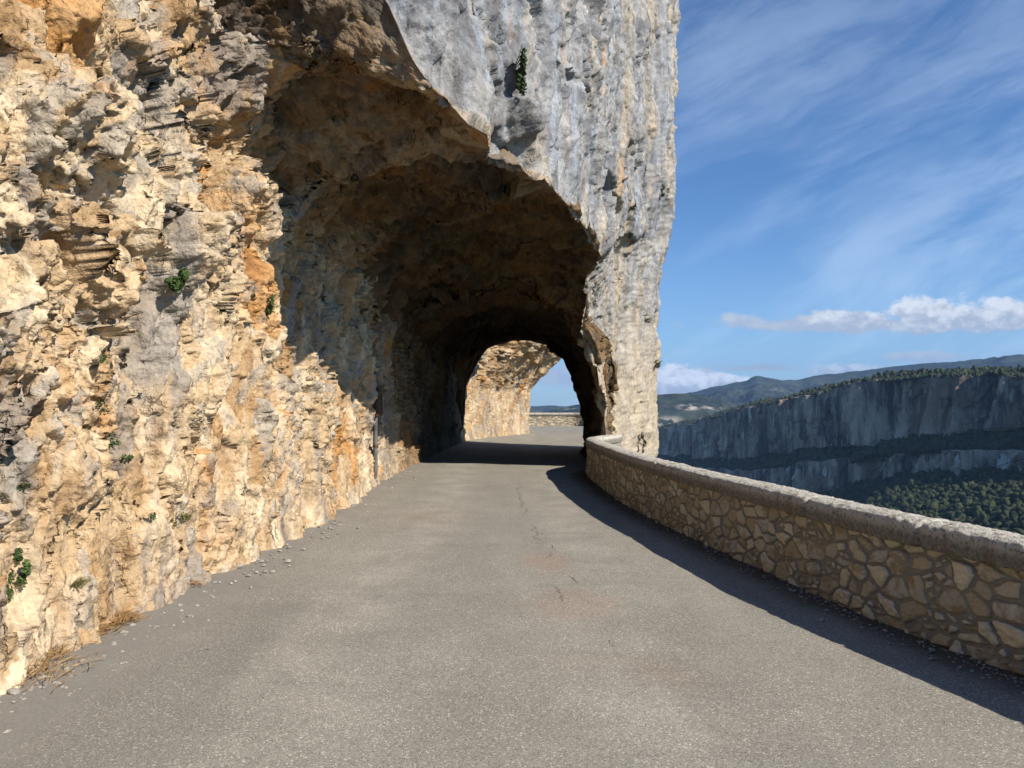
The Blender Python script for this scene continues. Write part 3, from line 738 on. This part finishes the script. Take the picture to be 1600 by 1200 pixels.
shrub(253, 751, 24, 'tiny green plant on pale rock right of the sprig column', 90, None, (.9, .9, .8), GP)
shrub(286, 808, 24, 'greyish grassy sprig low on the rock near the road', 90, M_BLADE, (1, 1, .8), GP)
shrub(270, 817, 16, 'tiny dark green plant low on the rock near the road', 60, None, (1, 1, 1), GP)
shrub(236, 804, 18, 'thin leaning green sprig low on the rock', 60, None, (.6, .6, 1), GP)
shrub(25, 905, 50, 'leafy green plant in a dark crack at the left picture edge', 330, None, (.55, .55, 1.3), GP)
shrub(35, 755, 26, 'faint green sprig high above the leafy plant at the picture edge', 70, M_DARKLEAF, (1, 1, .7), GP)
shrub(805, 105, 52, 'tall dark green plant hanging from the grey cliff face', 380, M_DARKLEAF, (.4, .4, 1.5), GP)
shrub(1034, 302, 18, 'small green plant near the outer edge of the cliff', 110, M_DARKLEAF, (1, 1, 1), GP)
shrub(993, 318, 12, 'tiny green plant right of the brown hollow in the cliff', 60, M_DARKLEAF, (1, 1, .8), GP)
shrub(981, 369, 16, 'small green plant on the ledge below the brown hollow', 90, M_DARKLEAF, (.8, .8, 1), GP)
shrub(1028, 566, 18, 'small plant clinging to the pillar edge against the sky', 80, M_DARKLEAF, (1, 1, 1), GP)
shrub(1004, 690, 22, 'narrow green plant at the foot of the cliff behind the parapet', 130, M_DARKLEAF, (.4, .4, 1.5), GP)
def grass_tuft(u, v, px, label):
    p = pick(u, v); d = p[1]; L = px / FPX * d
    V, Fs = [], []
    for i in range(110):
        az = random.uniform(-.9, .9); o = np.array([random.gauss(0, .12), random.gauss(0, .12), random.gauss(0, .06)]) * L
        dirv = np.array([.55 + random.gauss(0, .25), math.sin(az) * 1.0, .8 + random.gauss(0, .25)]); dirv /= np.linalg.norm(dirv)
        l = L * random.uniform(.5, 1.); w = .0022 * random.uniform(.7, 1.5) * d / 4
        side = np.cross(dirv, [1, -.5, .2]); side /= np.linalg.norm(side); k = len(V)
        for j in range(5):
            t = j / 4; q = o + dirv * l * t + np.array([.05, 0, -.42]) * l * t * t
            V += [q - side * w * (1 - t * .9), q + side * w * (1 - t * .9)]
            if j: Fs.append((k + 2 * j - 2, k + 2 * j - 1, k + 2 * j + 1, k + 2 * j))
    o = np_obj('grass_tuft', np.array(V), np.array(Fs), M_BLADE, False); o.location = p
    tag(o, label, 'grass tuft')
grass_tuft(122, 915, 34, 'dry spiky grass tuft growing from pale rock near the road')
grass_tuft(288, 806, 20, 'small wiry grass tuft low on the rock face')

# ------------------------------------------------------------------ litter at the road edges
def straw():
    V, Fs = [], []
    runs = [((-20, 1080), (60, 1032), 650, .15), ((30, 1048), (205, 976), 800, .05), ((255, 932), (300, 922), 120, .06), ((90, 1015), (130, 1000), 90, .10), ((300, 918), (330, 902), 25, .05)]
    for (a, b_, n, sp) in runs:
        A, B = np.array(gnd(*a)), np.array(gnd(*b_)); dr = (B - A) / np.linalg.norm(B - A)
        for i in range(n):
            t = random.random(); c = A + (B - A) * t + np.array([random.gauss(0, sp), random.gauss(0, sp * .6), 0])
            ang = random.gauss(0, .45); dv = np.array([dr[0] * math.cos(ang) - dr[1] * math.sin(ang), dr[0] * math.sin(ang) + dr[1] * math.cos(ang), random.gauss(0, .10)])
            L = random.uniform(.05, .22); w = random.uniform(.001, .0024)
            z = .025 + random.random() ** 2 * .025 + .05 * float(sstep(-2.2, -2.9, np.array(c[0])))
            sd = np.array([-dv[1], dv[0], .4]) * w; k = len(V); bend = random.gauss(0, .02)
            for j in range(3):
                q = c + dv * L * (j / 2 - .5) + np.array([0, 0, z - bend * (1 if j == 1 else 0)]); V += [q - sd, q + sd]
                if j: Fs.append((k + 2 * j - 2, k + 2 * j - 1, k + 2 * j + 1, k + 2 * j))
    tag(np_obj('straw', np.array(V), np.array(Fs), M_STRAW, False), 'brown dry straw and pine needles lying along the foot of the rock', 'straw', kind='stuff')
straw()
def ico(sub=1):
    import bmesh
    bm = bmesh.new(); bmesh.ops.create_icosphere(bm, subdivisions=sub, radius=1.)
    bm.verts.ensure_lookup_table()
    V = np.array([v.co[:] for v in bm.verts]); Fs = np.array([[v.index for v in f.verts] for f in bm.faces]); bm.free()
    return V, Fs
I1, I2, I3 = ico(1), ico(2), ico(3)
def rockchip(seed, base=I2):
    V = base[0].copy(); V = V * (1 + .30 * vnoise((V * 1.3 + seed * 9.1).astype(F32), seed)[:, None]) 
    V[:, 2] *= .62; V[:, 0] *= 1.25
    hid, f1, f2, dl = vor((V * 1.1 + seed).astype(F32), seed + 5)
    return V * (1 + .12 * (to01(hid) - .5)[:, None])
PEB_MESH = []
for k in range(4): PEB_MESH.append(np_mesh('pebble', rockchip(k + 1), I2[1], M_PEB, False))
def pebble(x, y, r, label, group=None, z=None):
    o = bpy.data.objects.new('pebble', random.choice(PEB_MESH)); link(o)
    o.location = (x, y, (z if z is not None else .05 * float(sstep(-2.2, -2.9, np.array(x)))) + r * .35); o.scale = (r, r, r); o.rotation_euler = (random.gauss(0, .2), random.gauss(0, .2), random.uniform(0, 6.28))
    tag(o, label, 'pebble', group); return o
GS = 'loose stones along the road edges'
for (u, v, px, lab) in ((1284, 969, 9, 'round pale pebble lying in the shadow band by the parapet'), (1457, 1017, 9, 'pale stone chip close against the parapet foot'),
                        (372, 891, 13, 'flat white stone lying at the road edge below the rock face'), (98, 1008, 8, 'white pebble resting at the rock foot above the straw'),
                        (72, 1034, 10, 'cream stone lying among the dry straw'), (22, 1094, 17, 'flat pale stone lying on the asphalt at the bottom left'),
                        (150, 982, 12, 'cream stone wedged at the rock foot above the straw end'), (58, 1078, 4, 'tiny white pebble beside a twig on the asphalt'), (97, 1079, 5, 'thin white stone chip lying on the asphalt')):
    x, y, _ = gnd(u, v); pebble(x, y, px / FPX * y * .5, lab, GS)
for i in range(18):
    y = 3.6 + 12 * random.random() ** 1.6; x = float(interp(y, XL)) + random.uniform(.22, .5)
    pebble(x, y, random.uniform(.005, .016), 'small pale pebble in the gutter along the rock face', GS)
for i in range(34):
    k = random.randrange(len(WX)); 
    while not (4 < WY[k] < 14): k = random.randrange(len(WX))
    d = abs(random.gauss(0, .12)) + .09
    pebble(WX[k] + WNX[k] * d, WY[k] + WNY[k] * d, random.uniform(.006, .018), 'small pebble lying along the foot of the parapet', GS, .0)
def grit():
    parts = []
    V0_, F0_ = I1
    n = 0
    def add(x, y, r, z):
        V = V0_ * (1 + RNG.uniform(-.3, .3, (len(V0_), 1))) * r * np.array([1.2, 1, .6]); a = random.uniform(0, 6.28)
        Rm = np.array([[math.cos(a), -math.sin(a), 0], [math.sin(a), math.cos(a), 0], [0, 0, 1]])
        parts.append((V @ Rm.T + np.array([x, y, z + r * .3]), F0_))
    for i in range(800):
        y = 3.3 + 17 * random.random() ** 1.7; x = float(interp(y, XL)) + .12 + abs(random.gauss(0, .20)); add(x, y, random.uniform(.003, .007) + .02 * random.random() ** 5, .05 * float(sstep(-2.2, -2.9, np.array(x))))
    ok = np.nonzero((WY > 3.5) & (WY < 17))[0]
    for i in range(900):
        k = int(random.choice(ok)); d = abs(random.gauss(0, .13)) + .05; add(WX[k] + WNX[k] * d, WY[k] + WNY[k] * d, random.uniform(.003, .010), .0)
    for i in range(160):
        add(random.uniform(-2.3, 2.), random.uniform(3.3, 12), random.uniform(.002, .005), 0)
    V, Fs = join(parts)
    tag(np_obj('grit', V, Fs, M_GRIT, False), 'stone grit scattered along both edges of the asphalt', 'grit', kind='stuff')
grit()

# ------------------------------------------------------------------ metal box and drain pipe on the tunnel wall
def boxmesh(x0, x1, y0, y1, z0, z1):
    V = np.array([(x, y, z) for z in (z0, z1) for y in (y0, y1) for x in (x0, x1)], float)
    return V, np.array([(0, 2, 3, 1), (4, 5, 7, 6), (0, 1, 5, 4), (2, 6, 7, 3), (0, 4, 6, 2), (1, 3, 7, 5)])
def wall_box():
    y0 = 14.2
    def skin(y, z, ry, rz, q):
        m = (np.abs(ROCKV[:, 1] - y) < ry) & (np.abs(ROCKV[:, 2] - z) < rz); return float(np.percentile(ROCKV[m, 0], q))
    c = np.array([skin(y0, 1.56, .3, .3, 75), y0, 1.56])
    root = tag(bpy.data.objects.new('metal_box', None), 'rusty brown metal box with rounded top fixed to the shaded rock wall', 'box'); root.location = (c[0] + .20, y0, c[2]); link(root)
    w, h = .30, .26                                     # half width along the road, half height
    out = [(-w, -h), (w, -h)] + [(w * math.cos(t) , h * .55 + h * .45 * math.sin(t)) for t in np.linspace(0, math.pi, 14)]
    n = len(out); V = np.array([(x, a, b_) for x in (-.10, .06, .075) for (a, b_) in out]); V[2 * n:, 1:] *= .94
    Fs = [(i, (i + 1) % n, n + (i + 1) % n, n + i) for i in range(n)] + [(n + i, n + (i + 1) % n, 2 * n + (i + 1) % n, 2 * n + i) for i in range(n)]
    me = bpy.data.meshes.new('cover'); me.from_pydata([tuple(v) for v in V], [], Fs + [tuple(range(2 * n, 3 * n))]); me.materials.append(M_RUST)
    link(bpy.data.objects.new('cover', me), root)
    for k in range(5):
        V, Fs = boxmesh(.074, .079, .06, .17, -.13 + k * .055, -.105 + k * .055); np_obj('vent_slot', V, Fs, M_DARK, False, None, root)
    for zz in (-.19, .16):
        V, Fs = tube([(.07, -.22, zz), (.088, -.22, zz)], [.016, .013], 8); np_obj('bolt', V, Fs, M_RUST, False, None, root)
    # pipe
    a = np.array([skin(y0 - .1, .7, .12, .5, 70) + .035, y0 - .1, c[2]]); top = a[2] + .55; 
    pts = [(0, 0, top), (0.0, 0, a[2] + .3), (.0, 0, .6), (.0, 0, .3), (.0, 0, -.05)]
    V, Fs = tube(pts, [.042] * 5, 14)
    o = np_obj('drain_pipe', V, Fs, M_PIPE, True); o.location = (a[0], a[1], 0)
    tag(o, 'grey drain pipe running down the rock beside the rusty box', 'pipe')
    for zz in (.75, 1.3):
        V, Fs = tube([(0, 0, zz - .02), (0, 0, zz + .02)], [.050, .050], 14); np_obj('clamp', V, Fs, M_RUST, True, None, o)
wall_box()

# ------------------------------------------------------------------ the gorge and the mountains
GK = [  # u, D, v of: plateau back, cliff top, cliff foot, ledge rim, lower cliff foot
    (2900, 800, 560, 600, 648, 712, 742), (2300, 980, 557, 594, 642, 704, 735), (1900, 1150, 556, 590, 640, 700, 730), (1750, 1300, 562, 588, 655, 703, 735), (1600, 1500, 574, 587, 667, 706, 739), (1500, 1650, 581, 586, 680, 706, 744), (1412, 1800, 587, 589, 692, 710, 748),
    (1340, 2000, 599, 601, 696, 715, 757), (1281, 2200, 610, 615, 701, 721, 768), (1225, 2430, 623, 627, 707, 730, 768), (1169, 2700, 633, 636, 716, 736, 760), (1112, 3100, 650, 653, 716, 732, 748), (1049, 3600, 664, 667, 712, 724, 737), (1000, 4000, 676, 680, 708, 718, 730), (960, 4400, 690, 695, 706, 715, 725)]
def build_gorge():
    K = np.array(GK, float); n = 1300
    ci = np.linspace(0, len(K) - 1, n)
    s, pts = smooth_path(K); pts = np.vstack([pts]); t = np.linspace(0, len(pts) - 1, n)
    C = np.stack([np.interp(t, np.arange(len(pts)), pts[:, i]) for i in range(7)], 1)
    u, D = C[:, 0], C[:, 1]
    rows = []; zones = []
    def key(v, f): 
        d = D * f; return np.stack([(u - U0) / FPX * d, d, EYE - (v - V0) / FPX * d], 1)
    back = key(C[:, 2] + 4, 1.5); hill = key(C[:, 2], 1.22); top = key(C[:, 3], 1.03); top2 = key(C[:, 3] + 1.0, 1.0); foot = key(C[:, 4], .985); rim = key(C[:, 5], .93); low = key(C[:, 6], .915)
    s1 = key(C[:, 6] + 60, .74); s2 = key(C[:, 6] + 170, .58); s3 = key(C[:, 6] + 420, .42)
    keys = [(back, 0), (hill, 0), (top, 0), (top2, .6), (foot, 1), (rim, 0), (low, 1), (s1, 0), (s2, 0), (s3, 0)]
    cnt = [6, 14, 6, 130, 40, 70, 90, 90, 30]
    kz = [0, 0, .15, 1, 0, 1, 0, 0, 0]
    for (a, b_, c, z) in zip(keys[:-1], keys[1:], cnt, kz):
        for j in range(c):
            f = j / c; rows.append(a[0] * (1 - f) + b_[0] * f); zones.append(np.full(n, z if c > 5 else z))
    rows.append(keys[-1][0]); zones.append(np.zeros(n))
    P = np.stack(rows); Zo = np.stack(zones).astype(F32)
    # wavy rim lines
    p = P.reshape(-1, 3).astype(F32); zo = Zo.ravel()
    col = (1 - 2 * np.abs(fbm(np.stack([p[:, 1] * .004, p[:, 0] * .004, p[:, 2] * .0006], 1), 501, 5))) * 40 + fbm(np.stack([p[:, 1] * .02, p[:, 0] * .02, p[:, 2] * .004], 1), 503, 5) * 11
    hid, f1, f2, dl = vor(np.stack([p[:, 1] / 60, p[:, 0] / 60, p[:, 2] / 90], 1), 505); col += (to01(hid) - .5) * 16
    h = col * zo + (1 - zo) * fbm(p * F32(.008), 507, 4) * 5
    p2 = p.copy(); p2[:, 0] -= h * .97; p2[:, 1] -= h * .25
    p2[:, 2] += (1 - zo) * fbm(p * F32(.008), 509, 5) * 10 + zo * fbm(p * F32(.012), 511, 4) * 9
    hid, f1, f2, dl = vor(np.stack([p[:, 1] / 25, p[:, 0] / 25, p[:, 2] / 45], 1), 515); p2[:, 0] -= zo * (to01(hid) - .5) * 9
    # fresh pale rockfall scars
    pale = np.zeros(len(p), F32)
    uu = U0 + FPX * p2[:, 0] / p2[:, 1]; vv = V0 - FPX * (p2[:, 2] - EYE) / p2[:, 1]
    for (cu, cv, ru, rv, g) in ((1172, 650, 5, 20, 1.), (1161, 680, 4, 14, 1.), (1215, 642, 8, 12, .6), (1420, 605, 8, 22, 1.), (1445, 608, 14, 14, .7), (1289, 738, 5, 12, 1.), (1378, 728, 7, 10, 1.), (1497, 722, 9, 13, .8), (1570, 722, 17, 19, .9), (1522, 650, 6, 22, .5), (1107, 736, 6, 8, .5), (1088, 724, 5, 6, .4)):
        q = np.stack([uu * .06, vv * .03, 0 * uu], 1).astype(F32)
        a = np.hypot((uu - cu) / ru + .5 * vnoise(q * F32(3), 521), (vv - cv) / rv + .4 * vnoise(q * F32(4), 523))
        pale = np.maximum(pale, g * (1 - sstep(.5, 1.0, a)))
    pale *= zo
    at_ = np.stack([zo, pale, zo * 0, np.ones(len(p))], 1)
    tag(np_obj('gorge_cliffs', p2, grid_faces(len(rows), n), M_GORGE, True, {'zone': at_}), 'shaded pale cliffs of the far side of the gorge with wooded ledges', 'cliffs', kind='structure')
    G = p2.reshape(len(rows), n, 3); starts = np.r_[0, np.cumsum(cnt)]
    return G, starts
G, gs = build_gorge()

def crowns():
    """the far woods read as one mass: one mesh of lumpy crowns"""
    Vs, Fs, off = [], [], 0
    var = []
    for k in range(9):
        parts = []
        for j in range(3 if k % 3 else 4):
            c = np.array([random.gauss(0, .45), random.gauss(0, .45), random.uniform(-.25, .4)]); r = random.uniform(.5, .85)
            V = I2[0] * r; V = V * (1 + .55 * vnoise((V * 2.6 + k * 3.1 + j).astype(F32), 600 + k)[:, None]); V = V * np.array([1, 1, 1.1])
            parts.append((V + c, I2[1]))
        var.append(join(parts))
    def scatter(r0, r1, count, size, near=False):
        nonlocal off
        for i in range(count):
            a = random.random(); b_ = random.random()
            r = int(r0 + a * (r1 - r0)); c = int(b_ ** .8 * (G.shape[1] - 1))
            p = G[r, c]; u = U0 + FPX * p[0] / p[1]
            if u < 990 or u > 2300: continue
            if near and (V0 - FPX * (p[2] - EYE) / p[1]) > 900: continue
            V, Ff = var[random.randrange(9)]
            s = size * random.choice((.45, .6, .75, .9, 1., 1.15, 1.45)) * random.uniform(.85, 1.15)
            an = random.uniform(0, 6.28); Rm = np.array([[math.cos(an), -math.sin(an), 0], [math.sin(an), math.cos(an), 0], [0, 0, 1]])
            Vs.append(V @ Rm.T * np.array([1, 1, random.uniform(.9, 1.5)]) * s + p + np.array([0, 0, s * .4])); Fs.append(Ff + off); off += len(V)
    scatter(gs[0], gs[2], 2600, 4.2)
    scatter(gs[2], gs[3] + 2, 1050, 3.6)
    scatter(gs[4], gs[5], 4200, 5.6)
    scatter(gs[6], gs[7], 6000, 5.2, True)
    scatter(gs[7], gs[8], 4800, 4.6, True)
    tag(np_obj('distant_woods', np.vstack(Vs), np.vstack(Fs), M_TREE, True), 'dark green woods covering the ledges and slope below the far cliffs', 'woods', kind='stuff')
crowns()

def mountains(name, keys, Dn, label, rough, n=700, m=160, pal=(), seed=0):
    K = np.array(keys, float)
    s, pts = smooth_path(K); t = np.linspace(0, len(pts) - 1, n)
    C = np.stack([np.interp(t, np.arange(len(pts)), pts[:, i]) for i in range(K.shape[1])], 1)
    u, v, D, vf = C.T
    f = np.linspace(0, 1, m)[:, None]
    P = np.zeros((m + 8, n, 3))
    d = D * (1 - f) + D * Dn * f
    vv = v * (1 - f) + vf * f
    P[8:, :, 0] = (u - U0) / FPX * d; P[8:, :, 1] = d; P[8:, :, 2] = EYE - (vv - V0) / FPX * d
    for k in range(8):
        g = (8 - k) / 8; P[k] = P[8]; P[k, :, 0] *= 1 + .25 * g; P[k, :, 1] *= 1 + .25 * g; P[k, :, 2] -= 140 * g
    p = P.reshape(-1, 3).astype(F32)
    ramp = np.concatenate([np.zeros(8), np.clip(np.linspace(0, 1, m) * 3.5, .08, 1)])[:, None] * np.ones((1, n))
    ridg = 1 - np.abs(fbm(p * F32(.0011), 700 + seed, 6, .55))
    p[:, 2] += (ridg - .7) * rough * ramp.ravel() + fbm(p * F32(.006), 720 + seed, 4) * rough * .06
    uu = U0 + FPX * p[:, 0] / p[:, 1]; v2 = V0 - FPX * (p[:, 2] - EYE) / p[:, 1]
    pale = np.zeros(len(p), F32)
    for (cu, cv, ru, rv, g) in pal: pale = np.maximum(pale, g * (1 - sstep(.4, 1.15, np.hypot((uu - cu) / ru, (v2 - cv) / rv))))
    at_ = np.stack([0 * pale, pale, 0 * pale, np.ones(len(p))], 1)
    tag(np_obj(name, p, grid_faces(m + 8, n), M_MOUNT, True, {'zone': at_}), label, 'mountains', kind='structure')
# u, v ridge, distance, v foot
mountains('mountains', [(500, 640, 15000, 652), (760, 638, 14000, 652), (830, 636, 13500, 652), (860, 633.5, 13000, 655), (905, 636, 12500, 655), (990, 622, 12000, 660), (1040, 616, 11000, 665), (1085, 613, 10500, 668), (1118, 604, 10000, 668), (1146, 598, 9800, 668), (1165, 596, 9700, 668), (1181, 588, 9600, 668), (1200, 590, 9600, 668), (1245, 594, 9500, 668), (1270, 588, 9500, 668), (1320, 583, 9500, 668),
                        (1400, 572, 9300, 668), (1480, 565, 9000, 668), (1540, 560, 8600, 668), (1580, 553, 8200, 668), (1640, 551, 8000, 668), (1800, 560, 7600, 668), (2200, 580, 7000, 668)], .55, 'far blue wooded mountain ridge beyond the gorge', 190, pal=((1150, 636, 40, 4, .5), (1190, 630, 30, 4, .4)))
mountains('hills', [(820, 652, 5200, 690), (850, 643.5, 5100, 690), (868, 639, 5000, 690), (885, 634.5, 5000, 690), (908, 631.5, 5000, 690), (950, 628, 5000, 690), (1000, 619, 5000, 690), (1030, 614, 5000, 700), (1070, 614, 5000, 700), (1110, 620, 5000, 700), (1160, 634, 5000, 700), (1220, 650, 5000, 700), (1280, 668, 5000, 705)], .72, 'nearer blue green hills with pale rock patches left of the gorge', 90,
          500, 140, pal=((1078, 636, 24, 6, 1.), (1107, 637, 12, 5, .7), (1045, 662, 30, 14, .75), (1120, 640, 20, 5, .5), (885, 638.5, 25, 2.5, .9), (1160, 645, 40, 3, .6)), seed=40)
V, Fs = np.array([(-60000, -30000, -460.), (60000, -30000, -460), (60000, 60000, -460), (-60000, 60000, -460)]) * np.array([.5, .5, 1]), np.array([(0, 1, 2, 3)])
tag(np_obj('ground', V, Fs, M_FLOOR, False), 'hazy valley floor far below', 'ground', kind='structure')

# ------------------------------------------------------------------ haze
def haze():
    V, Fs = boxmesh(-31000, 31000, -16000, 31000, -461, 1500)
    m = bpy.data.materials.new('haze_air'); m.use_nodes = True; t = m.node_tree
    for nd in list(t.nodes):
        if nd.type == 'BSDF_PRINCIPLED': t.nodes.remove(nd)
    pv = t.nodes.new('ShaderNodeVolumePrincipled'); pv.inputs['Color'].default_value = (.36, .60, 1., 1); pv.inputs['Density'].default_value = HAZE
    pv.inputs['Anisotropy'].default_value = 0.
    t.links.new(pv.outputs[0], [n for n in t.nodes if n.type == 'OUTPUT_MATERIAL'][0].inputs['Volume'])
    o = np_obj('haze', V, Fs, m, False); tag(o, 'thin blue haze filling the valley air', 'haze', kind='stuff')
HAZE = 2.7e-5
haze()

# ------------------------------------------------------------------ light, sky, camera
SUN = Vector((.637, -.498, .588)).normalized()
el = math.asin(SUN.z); az = math.atan2(SUN.x, SUN.y)
L = bpy.data.lights.new('sun', 'SUN'); L.energy = 5.0; L.angle = R(.5); L.color = (1., .93, .83)
lo = bpy.data.objects.new('sun', L); COL.objects.link(lo); lo.rotation_euler = (-SUN).to_track_quat('-Z', 'Y').to_euler()
w = bpy.data.worlds.new('World'); sc.world = w; w.use_nodes = True
nt = NT(w.node_tree); bg = w.node_tree.nodes['Background']
sky = nt.node('ShaderNodeTexSky', sky_type='NISHITA'); sky.sun_disc = False; sky.sun_elevation = el; sky.sun_rotation = az
sky.altitude = 1100; sky.air_density = 1.0; sky.dust_density = .6; sky.ozone_density = 2.2
tc = nt.node('ShaderNodeTexCoord').outputs['Generated']; s = nt.sep(tc)
yy = nt.m('MAXIMUM', s[1], .08); pu = nt.m('DIVIDE', s[0], yy); qv = nt.m('DIVIDE', s[2], yy)
front = nt.sm(s[1], .1, .3)
pq = nt.comb(pu, qv, 0.)
# cirrus veil, streaks climbing to the right
rot = nt.scale(nt.vm('ADD', pq, nt.scale(nt.noise(nt.scale(pq, (2.5, 4, 1)), 1., 4, .55, out=1), (.07, .07, 0))), (1, 1, 1), (0, 0, R(-27)))
c1 = nt.noise(nt.scale(rot, (2.6, 11., 1)), 1., 10, .62, .25); c2 = nt.noise(nt.scale(rot, (1.0, 3.2, 1), loc=(2.4, 1.3, 0)), 1., 5, .55)
c3 = nt.noise(nt.scale(rot, (9., 70., 1), loc=(4, 1, 0)), 1., 8, .66, .1)
ci = nt.m('MULTIPLY', nt.sm(nt.m('ADD', nt.m('MULTIPLY', c1, .9), nt.m('MULTIPLY', c3, .10)), .36, .66), nt.sm(c2, .28, .56))
ci = nt.m('MULTIPLY', ci, nt.sm(qv, .62, .22, .45, 1.))
veil = nt.sm(qv, .30, .0, 0, .42)
ci = nt.m('MULTIPLY', nt.m('MAXIMUM', ci, nt.m('MULTIPLY', veil, nt.sm(c2, .2, .6, .6, 1.))), front)
skyc = sky.outputs[0]
skyc = nt.mix(1., skyc, (.58, .90, 1.22), 'MULTIPLY')
col = nt.mix(nt.m('MULTIPLY', ci, .36), skyc, (7.6, 9.2, 11.4))
# cumulus banks
nA = nt.noise(nt.scale(pq, (16, 26, 1)), 1., 9, .60, .2); nB = nt.noise(nt.scale(pq, (42, 60, 1)), 1., 7, .6)
nn = nt.m('ADD', nt.m('MULTIPLY', nA, .75), nt.m('MULTIPLY', nB, .25))
def cloud(col, cu, cv, ru, rv, white, op=1., soft=.16):
    a = nt.m('DIVIDE', nt.m('SUBTRACT', pu, (cu - U0) / FPX), ru / FPX); q0 = nt.m('DIVIDE', nt.m('SUBTRACT', qv, (V0 - cv) / FPX), rv / FPX)
    # flat base, billowed top
    b_ = nt.m('MULTIPLY', q0, nt.m('MULTIPLY_ADD', nt.m('LESS_THAN', q0, 0.), .9, 1.))
    r_ = nt.m('SQRT', nt.m('ADD', nt.m('MULTIPLY', a, a), nt.m('MULTIPLY', b_, b_)))
    den = nt.m('ADD', nt.m('SUBTRACT', 1.25, r_), nt.m('MULTIPLY', nt.m('SUBTRACT', nn, .5), 3.0))
    al = nt.m('MULTIPLY', nt.sm(den, .12, .12 + soft * 3, 0, op), front)
    lit = nt.sm(nt.m('ADD', nt.m('MULTIPLY', q0, .5), nt.m('MULTIPLY', nt.m('SUBTRACT', nB, .5), 2.6)), -.25, .55)
    cc = nt.mix(lit, (4.4, 5.0, 6.0), tuple(white * k for k in (8.2, 8.6, 9.1)))
    return nt.mix(al, col, cc)
col = cloud(col, 880, 590, 90, 36, .72, .85, .3)
col = cloud(col, 1170, 576, 90, 9, .50, .8, .25)
col = cloud(col, 1065, 603, 95, 30, 1.2, 1., .08)
col = cloud(col, 1430, 560, 75, 11, .7, .8, .25)
col = cloud(col, 1345, 580, 90, 14, .95, .85, .2)
col = cloud(col, 1340, 508, 260, 21, .72, .9, .2)
col = cloud(col, 1560, 504, 270, 35, .98, 1., .14)
nt.put(bg.inputs[0], col); bg.inputs[1].default_value = .078

cam = bpy.data.cameras.new('camera'); co = bpy.data.objects.new('camera', cam); COL.objects.link(co)
co.location = (0, 0, EYE); co.rotation_euler = (R(90), 0, 0)
cam.sensor_width = 36; cam.lens = 27.; cam.shift_y = .015625; cam.clip_start = .05; cam.clip_end = 120000
sc.camera = co
vs = sc.view_settings; vs.view_transform = 'Standard'; vs.look = 'None'; vs.exposure = .50; vs.gamma = 1; vs.use_curve_mapping = False
cy = sc.cycles
cy.max_bounces = 4; cy.diffuse_bounces = 1; cy.glossy_bounces = 1; cy.volume_bounces = 0; cy.transparent_max_bounces = 4
cy.use_denoising = True; cy.denoiser = 'OPENIMAGEDENOISE'; cy.denoising_input_passes = 'RGB_ALBEDO_NORMAL'; cy.denoising_prefilter = 'ACCURATE'
cy.sample_clamp_indirect = 2
